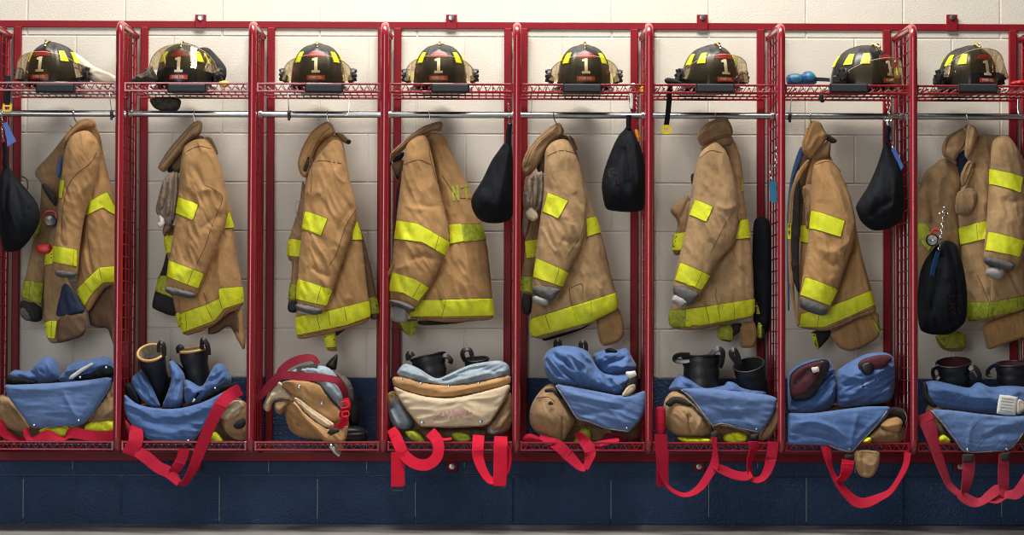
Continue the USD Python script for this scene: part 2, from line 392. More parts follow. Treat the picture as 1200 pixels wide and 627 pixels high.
def ribbon(pts, w, Y, thick=.0028, n=6):
    """webbing of true width w (m): pts rows of (px, py, seen half width in px[, depth offset]); it turns where it is seen narrow"""
    pts = np.asarray(pts, float)
    if pts.shape[1] == 3: pts = np.hstack([pts, np.zeros((len(pts), 1))])
    q = spline(pts, n); X = W(q[:, :2], Y + q[:, 3]) if np.ndim(Y) == 0 else None
    X[:, 1] = Y + q[:, 3]
    t = np.gradient(X, axis=0); t /= np.linalg.norm(t, axis=1, keepdims=True)+1e-12
    side = np.cross(t, [0, 1., 0]); side /= np.linalg.norm(side, axis=1, keepdims=True)+1e-9
    for i in range(1, len(side)):
        if side[i] @ side[i-1] < 0: side[i] *= -1
    hw = np.clip(q[:, 2]/295., 0.002, w/2); dep = np.sqrt(np.maximum((w/2)**2-hw**2, 0))
    c = side*hw[:, None] + np.array([0, 1., 0])*dep[:, None]*.8
    nn = np.cross(t, c); nn /= np.linalg.norm(nn, axis=1, keepdims=True)+1e-12
    h = thick/2
    R = np.stack([X-c-nn*h, X+c-nn*h, X+c+nn*h, X-c+nn*h], 1); k = len(X)
    V = R.reshape(-1, 3); F = []
    for i in range(k-1):
        for j in range(4):
            a, b = i*4+j, i*4+(j+1) % 4
            F += [[a, b, b+4], [a, b+4, a+4]]
    F += [[0, 2, 1], [0, 3, 2], [(k-1)*4, (k-1)*4+1, (k-1)*4+2], [(k-1)*4, (k-1)*4+2, (k-1)*4+3]]
    return trimesh.Trimesh(V, F, process=False)

# ------------------------------------------------------------------ the setting
BS, BH = 0.4064, 0.2032
wall = Thing('wall_back', 'painted concrete block wall, cream above and navy blue below', None, None, 'structure')
wall.add('mortar', box(0, .0525, (3*BH+3.6)/2, 7.6, .10, 3.6-3*BH), 'cream_joint', False)
wall.add('mortar', box(0, .0525, 1.5*BH, 7.6, .10, 3*BH), 'navy_joint', False)
for r in range(-0, 17):
    for k in range(-9, 10):
        x = BS*(k + (0.5 if r % 2 == 0 else 0.0)) + 0.0
        if abs(x) > 3.5: continue
        wall.add('block', box(x, .045, BH*(r+.5), BS-.004, .09, BH-.004, .0028), 'navy_block' if r < 3 else 'cream_block', False)
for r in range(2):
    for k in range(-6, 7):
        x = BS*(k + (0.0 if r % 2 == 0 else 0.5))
        wall.add('joint_bead', box(x, .0015, BH*(r+.5)+.004, .004, .005, BH-.02-.02*((k*7) % 3), .001), 'joint_pale' if (k + 20) % 4 else 'navy_joint', False)  # worn pale joint lines; drip highlights are put into the colour too
fl = Thing('floor', 'grey concrete floor along the foot of the wall', None, None, 'structure')
fl.add('slab', box(0, -5.95, -.05, 7.6, 12.1, .1), 'concrete', False)

# ------------------------------------------------------------------ the red locker rack
BW, B0, DP, ZS = 0.5268, -2.1006, 0.4538, 1.7723
DX = [B0 + BW*k for k in range(-1, 10)]
zt = float(W([[600, 24.5]], -DP)[0, 2]) ; zb = float(W([[600, 533]], -DP)[0, 2])
zl = float(W([[600, 523.5]], -DP)[0, 2])
YB = -0.035; RTUBE = .0158
dn = ['leftmost of the row, at the left edge of the picture', 'left of the bay with tan-rimmed boots',
      'right of the bay with tan-rimmed boots', 'left of the coat marked NT', 'right of the coat marked NT',
      'left of the helmet with a dangling black strap', 'left of the shelf with blue goggles', 'right of the helmet seen from its side', 'rightmost of the row, at the right edge of the picture']
def divider(label):
    d = Thing('locker_divider', 'red mesh divider ' + label, 'locker divider', 'mesh dividers of the gear rack')
    rr = .045; pts = []
    def arc(cy, cz, a0, a1):
        return [(0, cy + rr*math.cos(a), cz + rr*math.sin(a)) for a in np.linspace(a0, a1, 7)]
    f = -DP
    loop = arc(f+rr, zt-rr-RTUBE, math.pi, math.pi/2) 
    top = [(0, YB, zt-RTUBE)] ; bot = [(0, YB, zb+RTUBE)]
    path = top + loop[::-1] + arc(f+rr, zb+rr+RTUBE, math.pi, 1.5*math.pi) + bot
    d.add('frame_tube', tube(path, RTUBE, 14), 'red_paint', 40)
    d.add('rear_tube', tube([(0, YB-.012, zt-.02), (0, YB-.012, zb+.02)], .009, 10), 'red_paint', 40)
    nz = 34
    for z in np.linspace(zb+.05, zt-.055, nz):
        d.add('wire', tube([(0, f+.008, z), (0, YB-.01, z)], .0026, 5), 'red_paint', 40)
    for y in np.linspace(f+.075, YB-.075, 4):
        d.add('upright_wire', tube([(.004, y, zt-.03), (.004, y, zb+.03)], .0026, 5), 'red_paint', 40)
    return d
div0 = divider(dn[0])
RACK = [div0]
def at_x(t, x):
    for h in t.parts:
        h[1].apply_translation([x, 0, 0])
at_x(div0, DX[1])
PENDING = [(div0, DX[k+1]-DX[1], dn[k]) for k in range(1, 9)]
# back frame
zr0, zr1 = float(W([[600, 33.2]], -.03)[0, 2]), float(W([[600, 25.2]], -.03)[0, 2])
zq0, zq1 = float(W([[600, 541.5]], -.03)[0, 2]), float(W([[600, 530]], -.03)[0, 2])
bf = Thing('rack_back_frame', 'red steel back frame bolted to the block wall behind all the lockers', 'locker frame')
bf.add('top_rail', box(0, -.0045, (zr0+zr1)/2, 5.3, .007, zr1-zr0, .0015), 'red_plate', False)
bf.add('bottom_rail', box(0, -.019, (zq0+zq1)/2, 5.3, .03, zq1-zq0, .003), 'red_plate', False)
for x in DX:
    for sgn in (-1, 1):
        bf.add('upright', box(x+sgn*.0335, -.017, (zr0+zq1)/2, .031, .026, zr0-zq1, .003), 'red_plate', False)
def bracket(x, z0, z1, bz):
    b = cat(box(x, -.011, (z0+z1)/2-(.004 if z1 > zr1 else 0), .046, .006, z1-z0, .002))
    h = bf.add('wall_bracket', b, 'red_plate', False)
    bf.add('bolt', lathe([x, -.013, bz], (0, -1, 0), [(0, 0), (.0115, 0), (.0115, .004), (.0075, .0045), (.007, .009), (0, .0098)], 16), 'galvanised', 40, parent=h)
for px in (234.5, 529, 823.5, 1116.5):
    x = float(W([[px, 20]], -.03)[0, 0]); bracket(x, zr0+.002, float(W([[px, 15.3]], -.03)[0, 2]), float(W([[px, 19.8]], -.03)[0, 2]))
for px in (229, 529.5, 819.5, 1126):
    x = float(W([[px, 547]], -.03)[0, 0]); bracket(x, float(W([[px, 553]], -.03)[0, 2]), zq1-.004, float(W([[px, 547]], -.03)[0, 2]))

# wire shelves
bays = ['with the beige-draped helmet', 'with tan-rimmed boots', 'with the rolled tan trousers', 'with the coat marked NT', 'with the drawstring bag right of its coat', 'with the dangling black strap', 'with blue goggles', 'at the right end with the front-facing coat']
def shelf(name, label, cat_, group, x0, z, side):
    t = Thing(name, label, cat_, group)
    a, b = x0+.020, x0+BW-.020; hh = .0148; f = -DP+.014
    w = .0040
    for zz in (z-hh, z+hh): t.add('rail', tube([(a, f, zz), (b, f, zz)], w, 6), 'red_paint', 40)
    zig = []; n = 27
    for i in range(n+1): zig.append((a + .012 + (b-a-.024)*i/n, f+.001, z + (hh if i % 2 else -hh)))
    t.add('zigzag_wire', tube(zig, .0034, 5), 'red_paint', 40)
    for xx in (a, b): t.add('end_post', box(xx, f, z, .008, .008, hh*2+.008, .001), 'red_paint', False)
    yb = YB-.02
    zz = z + (.005 if side else .002)
    for x in np.arange(a+.012, b-.005, .0285):
        t.add('deck_wire', tube([(x, f-.001, zz), (x, yb, zz)], .0032, 5), 'red_paint', 40)
    for y in np.linspace(f+.14, yb, 3):
        t.add('cross_wire', tube([(a, y, zz-.006), (b, y, zz-.006)], .0036, 6), 'red_paint', 40)
    t.add('rail', tube([(a, yb, zz-.006), (b, yb, zz-.006)], .0050, 6), 'red_paint', 40)
    return t
sh0 = shelf('upper_wire_shelf', 'red wire helmet shelf in the bay ' + bays[0], 'shelf', 'upper wire shelves of the gear rack', DX[1], ZS, 0)
lo0 = shelf('lower_wire_shelf', 'red wire bottom shelf in the bay ' + bays[0], 'shelf', 'lower wire shelves of the gear rack', DX[1], zl, 1)
for k in range(1, 8):
    PENDING.append((sh0, BW*k, 'red wire helmet shelf in the bay ' + bays[k])); PENDING.append((lo0, BW*k, 'red wire bottom shelf in the bay ' + bays[k]))
ZDECK = ZS + .006; ZLOW = zl + .0085
YROD = -.235
zrod = float(W([[600, 135]], YROD)[0, 2]); RROD = .0105
rod0 = Thing('hanging_rod', 'galvanised coat rod in the bay ' + bays[0], 'rod', 'coat rods of the gear rack')
rod0.add('rod', tube([(DX[1]+.004, YROD, zrod), (DX[2]-.004, YROD, zrod)], RROD, 16), 'galvanised', 40)
rod0.add('backing_bar', box((DX[1]+DX[2])/2, YROD+.028, zrod+.003, BW-.02, .006, .026, .001), 'black_plastic', False)  # added black strip, paints the shadow line along the rod
for x in (DX[1]+.012, DX[2]-.012): rod0.add('socket', lathe([x-.006, YROD, zrod], (1, 0, 0), [(0, 0), (.016, 0), (.016, .012), (0, .012)], 16), 'galvanised', 40)
for k in range(1, 8): PENDING.append((rod0, BW*k, 'galvanised coat rod in the bay ' + bays[k]))
pl0 = None
for k in range(8):
    wpx = [(42, 88), (196, 242), (357, 402), (505, 550), (659, 705), (815, 861), (972, 1017), (1123, 1169)][k]
    p0 = W([[wpx[0], 98]], -DP)[0]; p1 = W([[wpx[1], 108.5]], -DP)[0]
    labels = ['under the helmet with the beige drape', 'under the helmet with a black hood behind', 'under the helmet over the rolled trousers bay', 'under the helmet above the NT coat', 'below the fifth helmet from the left', 'beside the dangling black strap', 'right of the blue goggles', 'at the right end of the rack']
    t = Thing('name_strip', 'black blank name strip on the shelf edge ' + labels[k], 'name strip', 'black strips on the shelf edges')
    w, h = p1[0]-p0[0], abs(p0[2]-p1[2]); cx, cz = (p0[0]+p1[0])/2, (p0[2]+p1[2])/2
    t.add('sleeve', box(cx, -DP+.008, cz, w, .028, h, .006), 'black_foam', False)
    for sgn in (-1, 1): t.add('edge_band', box(cx+sgn*(w/2-.004), -DP+.008, cz, .004, .030, h+.002, .002), 'black_plastic', False)
# ------------------------------------------------------------------ helmets
HA, HF, HB, HH = .109, .130, .152, .186      # half width, front, back, height of the shell
def dome(az, t, off=0.0):
    """az: 0 = front (-y), positive to the right; t: 0 = rim .. 1 = crown"""
    az, t = np.broadcast_arrays(np.asarray(az, float), np.asarray(t, float))
    e = t*math.pi/2
    rho = np.cos(e)**.76; z = .012 + (HH-.012)*np.sin(e)**.80
    L = np.where(np.cos(az) > 0, HF, HB)
    x = HA*rho*np.sin(az); y = -L*rho*np.cos(az)
    p = np.stack([x, y, z], -1)
    comb = .007*np.exp(-(x/.016)**2)*np.clip(np.sin(e)*1.6-.3, 0, 1)
    p[..., 2] += comb
    if off:
        n = np.stack([x/HA**2, y/L**2, (z-.0)/HH**2], -1); n /= np.linalg.norm(n, axis=-1, keepdims=True)+1e-9
        p = p + n*off
    return p
def grid_shell(A, B):
    """closed shell between two grids of points (r x c x 3)"""
    r, c = A.shape[:2]; n = r*c; V = np.vstack([A.reshape(-1, 3), B.reshape(-1, 3)]); F = []
    i = lambda a, b: a*c+b
    for a in range(r-1):
        for b in range(c-1):
            q = [i(a, b), i(a, b+1), i(a+1, b+1), i(a+1, b)]
            F += [[q[0], q[1], q[2]], [q[0], q[2], q[3]], [q[0]+n, q[2]+n, q[1]+n], [q[0]+n, q[3]+n, q[2]+n]]
    rim = [i(0, b) for b in range(c)] + [i(a, c-1) for a in range(1, r)] + [i(r-1, b) for b in range(c-2, -1, -1)] + [i(a, 0) for a in range(r-2, 0, -1)]
    for k in range(len(rim)):
        p, q = rim[k], rim[(k+1) % len(rim)]
        F += [[p, p+n, q+n], [p, q+n, q]]
    m = trimesh.Trimesh(V, F, process=False); trimesh.repair.fix_normals(m); return m
def dome_patch(a0, a1, t0, t1, off=.002, th=.004, skew=0.0, na=10, nt=6):
    t = np.linspace(t0, t1, nt)[:, None]; s = np.linspace(0, 1, na)[None]
    mid, half = (a0+a1)/2, (a1-a0)/2
    wv = half*(1-.25*(t-t0)/(t1-t0))
    az = mid + skew*(t-t0) + wv*(2*s-1)
    return grid_shell(dome(az, t+0*az, off), dome(az, t+0*az, off-th))
def text_on(text, h, fn, bold=True, depth=.0016):
    """flat lettering mapped by fn((n x 3) with x, y in the letter plane, z out)"""
    t = meshkit.text_mesh(text, h, depth, bold)
    w = t.bounds[1][0]+t.bounds[0][0]
    v = np.array(t.vertices); v[:, 0] -= w/2
    return trimesh.Trimesh(fn(v), t.faces, process=False)
def slab_on(pts, fn, depth=.0016):
    t = trimesh.creation.extrude_polygon(Polygon(pts), depth, engine='earcut').subdivide_to_size(.012)
    return trimesh.Trimesh(fn(np.array(t.vertices)), t.faces, process=False)
def helmet(px, yaw, label, visor=0.0, roll=0.0, Y=-.235, pads=True, dz=0.0):
    t = Thing('fire_helmet', label, 'helmet', None)
    c = W([[px, 98]], Y)[0]
    base = np.array([c[0], Y, ZDECK + .003 + dz])
    cy, sy = math.cos(yaw), math.sin(yaw)
    R = np.array([[cy, -sy, 0], [sy, cy, 0], [0, 0, 1.]])
    cr, sr = math.cos(roll), math.sin(roll)
    R = R @ np.array([[cr, 0, sr], [0, 1, 0], [-sr, 0, cr]])
    def put(m):
        m = m.copy(); m.vertices = np.asarray(m.vertices) @ R.T + base; return m
    add = lambda n, m, mt, *a, **k: t.add(n, put(m), mt, *a, **k)
    # shell with six raised ribs, brim longer at the back
    az = np.linspace(-math.pi, math.pi, 73); tt = np.r_[np.linspace(0, .9, 18), np.linspace(.92, 1, 5)]
    G = dome(az[None, :], tt[:, None])
    rib = sum(np.exp(-((np.angle(np.exp(1j*(az-a))))/.10)**2) for a in (-1.25, -.62, .62, 1.25, 2.2, -2.2))
    nrm = G - np.array([0, 0, .02]); nrm /= np.linalg.norm(nrm, axis=-1, keepdims=True)
    G = G + nrm*(.0045*rib[None, :]*np.clip(1-tt[:, None], 0, 1)**.4)[..., None]
    G2 = G - nrm*.004
    add('shell', grid_shell(G, G2), 'black_shell', 40)
    ring = []
    for r0, z0 in ((0.0, .014), (.007, .011), (.015, .006), (.015, .002), (.007, .006), (0.0, .008), (0., .014)):
        L = np.where(np.cos(az) > 0, HF, HB); ext = r0*np.where(np.cos(az) < 0, 1+2.8*np.cos(az)**2, 1.0)
        ring.append(np.stack([(HA+ext)*np.sin(az), -(L+ext)*np.cos(az), z0 - .004*(np.cos(az) < 0)*np.cos(az)**2*(r0 > 0) + .004], -1))
    A = np.array(ring); V = A.reshape(-1, 3); F = []; cN = len(az)
    for a in range(len(ring)-1):
        for b in range(cN-1):
            q = [a*cN+b, a*cN+b+1, (a+1)*cN+b+1, (a+1)*cN+b]; F += [[q[0], q[2], q[1]], [q[0], q[3], q[2]]]
    bm = trimesh.Trimesh(V, F, process=False); trimesh.repair.fix_normals(bm)
    add('brim', bm, 'black_shell', 40)
    for a in (-2.35, -1.55, -.90, .90, 1.55, 2.35):
        add('reflective_patch', dome_patch(a-.17, a+.17, .30, .52, .0045, .006, skew=-.35*np.sign(a)), 'lime_decal', 40)
    # leather front piece on the dome
    def front(v):
        z = .022 + v[:, 1]*1.08; x = v[:, 0]
        y = -HF*np.sqrt(np.clip(1-(np.clip(z-.03, 0, .15)/.19)**2, .05, 1)) - .010 + .9*x*x/.114*.7
        n = v[:, 2]
        return np.stack([x, y-n, z], 1)
    w0 = .045
    sh = [(-w0*.82, 0), (w0*.82, 0), (w0, .03), (w0, .085), (w0*.75, .112), (0, .122), (-w0*.75, .112), (-w0, .085), (-w0, .03)]
    pf = add('front_piece', slab_on(sh, front, .003), 'black_shell', 30)
    lift = lambda v: front(v + np.array([0, 0, .003]))
    add('front_panel', slab_on([(-w0*.9, .094), (w0*.9, .094), (w0*.68, .109), (0, .117), (-w0*.68, .109)], lift), 'helmet_red', 30, parent=pf)
    add('company_tag', slab_on([(-.036, .006), (.036, .006), (.036, .023), (-.036, .023)], lift), 'red_decal', 30, parent=pf)
    add('lettering', text_on('FIRE CO.', .0088, lambda v: front(v + np.array([0, .0104, .0045]))), 'white_decal', False, parent=pf, label='white letters FIRE CO. on the red tag')
    one = [(-.017, 0), (.017, 0), (.017, .0085), (.0065, .0085), (.0065, .058), (-.003, .058), (-.016, .053), (-.016, .046), (-.0065, .046), (-.0065, .0085), (-.017, .0085)]
    add('numeral', slab_on([(a, b+.033) for a, b in one], lift), 'white_decal', False, parent=pf, label='white numeral 1')
    # brass holder
    zc = float(dome(0., .93)[2]); yc = float(dome(0., .80)[1])
    add('brass_finial', cat(tube([(0, yc-.034, HH-.020), (0, yc-.024, HH-.004), (0, yc-.004, HH+.006), (0, yc+.02, HH+.004)], [.0035, .0045, .0055, .004], 8), ball((0, yc-.03, HH-.008), .0062), box(0, yc-.024, HH, .005, .016, .018, .0015)), 'brass', 40)
    # face shield
    rv = .150; hv = .104; azv = np.linspace(-1.48, 1.48, 41); s = np.linspace(0, 1, 9)
    zt_ = .128 - .058*np.abs(azv/1.48)**2.0; zb_ = .020 + .030*np.abs(azv/1.48)**3
    S = []
    for k in s:
        z = zb_ + (zt_-zb_)*k; r = rv - .010*k
        S.append(np.stack([r*np.sin(azv), -r*np.cos(azv)*1.04 - .012, z], -1))
    S = np.array(S)
    ca, sa = math.cos(visor), math.sin(visor); pv = np.array([0, -.01, .06])
    def tilt(p): 
        q = p - pv; return np.stack([q[..., 0], q[..., 1]*ca + q[..., 2]*sa, -q[..., 1]*sa + q[..., 2]*ca], -1) + pv
    S = tilt(S); inner = S*1.0; inner[..., :2] *= .988
    vs = add('face_shield', grid_shell(S, inner), 'smoked_visor', 40, label='smoked amber transparent face shield')
    add('shield_edge', tube(np.vstack([S[-1]]), .0012, 5), 'cream_canvas', 40, parent=vs)
    for sg in (-1, 1):
        kc = np.array([sg*.143, -.012, .062])
        ang = np.arange(6)*math.pi/3
        k = [lathe(kc, (sg, 0, 0), [(0, -.012), (.027, -.012), (.027, .006), (.021, .010), (0, .010)], 18)]
        for a in ang: k.append(lathe(kc+np.array([0, (.021*math.cos(a)), .021*math.sin(a)]), (sg, 0, 0), [(0, 0), (.006, 0), (.006, .014), (0, .014)], 8))
        add('pivot_knob', cat(*k), 'black_plastic', 40)
        add('pivot_arm', box(sg*.132, .012, .046, .020, .075, .034, .006), 'black_plastic', False)
    return t
helmet(62.5, -.22, 'black fire helmet numbered 1 with beige cloth trailing to its right', .06)
helmet(216, -.04, 'black fire helmet numbered 1, face shield raised, black hood bulging at its right', .34)
helmet(373, 0, 'black fire helmet numbered 1, shield lowered, above the bay of rolled tan trousers')
helmet(516, -.03, 'black fire helmet numbered 1, shield lowered, on the shelf above the NT coat')
helmet(684, .03, 'black fire helmet numbered 1, shield lowered, in the bay of the red-printed bag')
helmet(833, .36, 'black fire helmet turned half right, a black strap dangling at its left', .06)
helmet(1012, .72, 'black fire helmet seen nearly side-on with three lime patches showing', .0)
helmet(1135, .38, 'black fire helmet turned half right with raised shield, rightmost of the row', .30)

def soft(name, label, cat_, px, Y, T, mt, group=None, **k):
    t = Thing(name, label, cat_, group); c = Cloth(px, Y, T, **k); t.add('body' if name.endswith('bag') else 'cloth', c.mesh, mt, 60)
    return t, c
soft('beige_hood', 'beige protective hood spread on the shelf right of the leftmost helmet', 'hood', P('T0', '300,235 345,240 385,268 440,312 540,350 552,380 545,396 450,394 415,370 370,330'), -.21, .03, 'beige_hood', tilt=(0, 0), noise=(.005, 30, 8, 20))
soft('black_hood', 'black cloth hood bulging behind the raised-shield helmet', 'hood', P('T0', '900,225 968,213 1010,255 1055,308 1058,345 1048,378 1005,386 960,385 960,300'), -.15, .05, 'dark_cloth', noise=(.008, 30, 10, 60))
soft('camouflage_cloth', 'crumpled camouflage cloth on the shelf left of the raised-shield helmet', 'cloth', P('T0', '606,372 640,345 672,338 690,312 708,300 716,330 735,360 735,388 690,390 620,388'), -.30, .05, 'camo_cloth', noise=(.014, 14, 7, 20))
soft('dark_cloth', 'dark cloth drooping under the shelf below the raised-shield helmet', 'cloth', P('T0', '688,452 850,452 838,515 790,522 745,517 712,500'), -.20, .03, 'camo_cloth')
t, c = soft('yellow_clip', 'yellow plastic clip on the shelf right of the raised-shield helmet', 'clip', P('T0', '1022,384 1045,375 1075,386 1072,404 1045,410 1025,400'), -.38, .008, 'yellow_plastic', noise=None)
t.add('opening', c.patch(P('T0', '1036,390 1062,390 1060,402 1038,402'), .0012), 'orange_plastic')
t, c = soft('goggles', 'blue safety goggles lying on the shelf left of the side-on helmet', 'goggles', P('T3', '86,362 100,345 140,338 160,348 175,330 205,328 222,345 236,372 230,392 180,396 120,398 92,392'), -.36, .045, 'blue_plastic', noise=(.004, 12, 8, 0), folds=[(P('T3', '160,340 172,395'), 2, -.012)])
t.add('lens', c.patch(P('T3', '100,352 150,348 160,380 110,388'), .002, sm=2), 'teal_tag', label='blue tinted lens')
t.add('lens', c.patch(P('T3', '178,340 212,338 222,372 184,380'), .002, sm=2), 'teal_tag', label='blue tinted lens')
t.add('strap', ribbon(np.c_[P('T3', '225,370 250,372 290,374'), [2.2]*3], .02, -.36), 'black_nylon')
soft('strap_end', 'black strap end hanging under the shelf left of the side-on helmet', 'strap', P('T3', '238,440 262,438 258,455 268,470 260,482 242,476'), -.40, .008, 'dark_cloth', noise=None)
soft('red_glove', 'red cloth item on the shelf at the right edge of the picture', 'cloth', P('T3', '1130,392 1150,378 1190,372 1230,380 1230,400 1140,402'), -.30, .03, 'red_plastic')

# ------------------------------------------------------------------ hooks, clips, straps
def wire(name, label, cat_, px, Y, r, mt='chrome', group=None, part='wire'):
    t = Thing(name, label, cat_, group); q = spline(px, 6); X = W(q, Y)
    t.add(part, tube(X, r, 8), mt, 40); return t
def s_hook(px, py, label, lean=0):
    """an open hook over the rod"""
    c = W([[px, py]], YROD)[0]; R = RROD + .0035
    t = Thing('coat_hook', label, 'hook', 'coat hooks on the rods')
    a = np.linspace(math.radians(-30), math.radians(205), 14)
    top = [(c[0], YROD - R*math.cos(x), zrod + R*math.sin(x)) for x in a[::-1]]
    top = [(c[0]+lean*.2, YROD+R*math.cos(x), zrod+R*math.sin(x)) for x in np.linspace(math.radians(-40), math.radians(180), 14)]
    low = [(c[0]+lean, YROD-R, zrod-.02), (c[0]+lean*2+.004, YROD-.012, zrod-.038), (c[0]+lean*2, YROD+.004, zrod-.05), (c[0]+lean-.006, YROD-.004, zrod-.058), (c[0]-.012, YROD-.016, zrod-.048)]
    t.add('bent_wire', tube(spline(np.array(top+low), 4), .0024, 8), 'chrome', 40)
cl = ['leftmost coat', 'coat with gloves hung above the tan-rimmed boots', 'coat above the rolled tan trousers', 'coat marked NT', 'coat left of the drawstring bag with red print', 'coat under the helmet with a dangling strap', 'coat with blue lining showing', 'front-facing coat']
for (px, l, ln) in zip((86, 227, 383, 503, 648, 838, 949, 1132), cl, (.006, .004, .004, .004, .006, .002, .002, .006)):
    s_hook(px, 137, 'chrome hook over the rod holding the ' + l, ln)
def drop_wire(px, label, clip=True, y0=108, y1=131):
    t = Thing('wire_hook', label, 'hook')
    X = W([[px, y0]], -.30)[0]; X1 = W([[px, y1]], -.30)[0]
    if clip:
        R = RROD+.004
        X1 = np.array([X[0], YROD-R, zrod])
        t.add('wire', tube([(X[0], -.30, ZDECK), (X[0], -.30, ZDECK-.03), (X[0], YROD-R-.002, zrod+.012)], .0018, 6), 'chrome', 40)
        t.add('clip', cat(lathe((X[0]-.007, YROD+.004, zrod), (1, 0, 0), [(RROD+.001, 0), (RROD+.0055, 0), (RROD+.0055, .014), (RROD+.001, .014), (RROD+.001, 0)], 20), box(X[0], YROD-RROD-.004, zrod-.018, .010, .007, .018, .002)), 'black_plastic', 30, label='black rubber clip around the rod')
    else:
        q = np.vstack([[X[0], -.30, ZDECK], [X[0], -.30, X1[2]], X1+[-.006, 0, -.022], X1+[-.016, 0, -.024], X1+[-.020, 0, -.014]])
        t.add('wire', tube(spline(q, 6), .0013, 6), 'chrome', 40)
drop_wire(128.5, 'wire hook with black rod clip right of the leftmost coat hook')
drop_wire(337.5, 'wire hook with black rod clip above the rolled trousers bay')
drop_wire(409, 'plain wire hook hanging from the shelf right of the coat above the rolled trousers', False, 112, 128)
drop_wire(623, 'plain wire hook hanging from the shelf left of the coat beside the drawstring bag', False, 108, 128)
drop_wire(927.5, 'wire hook with black rod clip left of the coat with blue lining')
wire('shelf_hook', 'thick chrome J hook hanging left of the coat with gloves', 'hook', P('T0', '606,396 604,440 603,500 612,525 632,524 642,508'), -.40, .0036, 'chrome', None, 'bent_rod')
wire('shelf_hook', 'chrome hook hanging from the shelf at the right edge of the picture', 'hook', P('T3', '1170,462 1168,500 1172,530 1180,540'), -.36, .003, 'chrome', None, 'bent_rod')

def buckle_strap(label, path, hw, bpx, Y, blab, hole):
    t = Thing('helmet_strap', label, 'strap')
    t.add('webbing', ribbon(np.c_[path, np.full(len(path), hw)], .026, Y), 'black_nylon')
    a = Polygon(bpx); b = Polygon(hole)
    pg = a.difference(b); X = W(bpx, Y-.002)
    def ex(pts): 
        q = W(pts, Y); return [(p[0], p[2]) for p in q]
    m = trimesh.creation.extrude_polygon(Polygon(ex(bpx), [ex(hole)]), .009, engine='earcut')
    v = np.array(m.vertices); m = trimesh.Trimesh(np.stack([v[:, 0], Y-.007+v[:, 2], v[:, 1]], 1), m.faces, process=False); trimesh.repair.fix_normals(m)
    t.add('buckle', m, 'yellow_plastic', 30, label=blab)
buckle_strap('black chin strap with yellow buckle hanging at the left edge of the picture', P('T0', '35,355 38,400 36,450 33,488'), 2.9, P('T0', '14,490 20,484 24,492 48,492 50,484 57,490 54,520 46,524 20,524 12,518'), -.38, 'yellow plastic buckle', P('T0', '24,500 46,500 44,514 24,514'))
buckle_strap('black chin strap with yellow buckle dangling below the half-right helmet', P('T2', '742,385 738,430 731,520 722,590'), 3.0, P('T2', '704,590 710,584 738,586 746,592 744,620 736,628 706,627 697,616'), -.38, 'yellow plastic buckle', P('T2', '712,600 734,601 733,614 710,613'))
t, c = soft('strap_end', 'black helmet flap lying on the shelf edge at the left of the half-right helmet', 'strap', P('T2', '712,372 724,362 750,364 775,372 800,390 795,398 740,396 718,388'), -.39, .015, 'dark_cloth', noise=None)
def blob(name, label, cat_, px, Y, T, mt):
    t = Thing(name, label, cat_); t.add('plastic', Cloth(px, Y, T, noise=None, pw=.4).mesh, mt, 50); return t
blob('yellow_clip', 'small yellow clip on the divider beside the shelf with the drawstring bag bay', 'clip', P('T2', '600,412 606,404 618,406 621,430 612,446 600,440'), -.43, .008, 'yellow_plastic')

def chain(t, px, Y, r=.0045, n=None):
    q = spline(px, 10); X = W(q, Y); ln = np.r_[0, np.cumsum(np.linalg.norm(np.diff(X, axis=0), axis=1))]
    k = max(2, int(ln[-1]/(r*2.4)))
    for i in range(k):
        s_ = (i+.5)/k*ln[-1]; p = np.array([np.interp(s_, ln, X[:, j]) for j in range(3)]); p2 = np.array([np.interp(s_+.002, ln, X[:, j]) for j in range(3)])
        d = (p2-p)/np.linalg.norm(p2-p+1e-9); o = np.cross(d, [0, 1, 0]) if i % 2 else np.array([0, 1., 0])
        o = o/np.linalg.norm(o)
        a = np.linspace(0, 2*math.pi, 13)
        ring = [p + d*r*1.5*math.cos(x) + o*r*math.sin(x) for x in a]
        t.add('chain_link', tube(ring, .0013, 5), 'chrome', 40)
def tag_card(t, px, Y, mt, name='tag', label=None):
    q = W(px, Y); m = trimesh.creation.extrude_polygon(Polygon([(a[0], a[2]) for a in q]), .004, engine='earcut')
    v = np.array(m.vertices); m = trimesh.Trimesh(np.stack([v[:, 0], Y-v[:, 2], v[:, 1]], 1), m.faces, process=False); trimesh.repair.fix_normals(m)
    t.add(name, m, mt, 20, label=label)
t = Thing('key_chain', 'silver chain with a blue tag on the divider at the left edge', 'key chain'); chain(t, P('M0', '3,45 12,90 10,130 16,180'), -.40); tag_card(t, P('M0', '16,100 32,92 76,182 40,206'), -.395, 'blue_tag', label='blue plastic tag')
t = Thing('key_chain', 'silver chain with a teal accountability card on the divider left of the blue-lined coat', 'key chain'); chain(t, P('M3', '45,190 42,250 36,300 14,300 20,360'), -.30, .005); tag_card(t, P('M3', '4,375 16,362 40,372 44,470 8,462'), -.295, 'teal_tag', label='teal card')
t = Thing('key_chain', 'silver clips with a grey-blue tag above the black bag beside the blue-lined coat', 'key chain')
chain(t, P('T3', '557,440 560,490 568,530 560,560'), -.33, .004); chain(t, P('T3', '576,440 574,490 566,530'), -.33, .004)
t.add('snap_clip', cat(tube(W(spline(P('T3', '548,545 545,565 560,575 575,570 580,555 568,545 552,545')), -.34), .0028, 6), Cloth(P('T3', '545,560 575,552 580,580 572,610 555,606 552,585'), -.34, .008, noise=None).mesh), 'chrome', 40)
chain(t, P('M3', '566,130 574,170 590,215'), -.34, .005); tag_card(t, P('M3', '576,222 592,212 634,300 622,318'), -.36, 'blue_tag', label='grey-blue tag')
t = Thing('key_chain', 'white metal clips with an orange tab above the drawstring bag with red print', 'key chain')
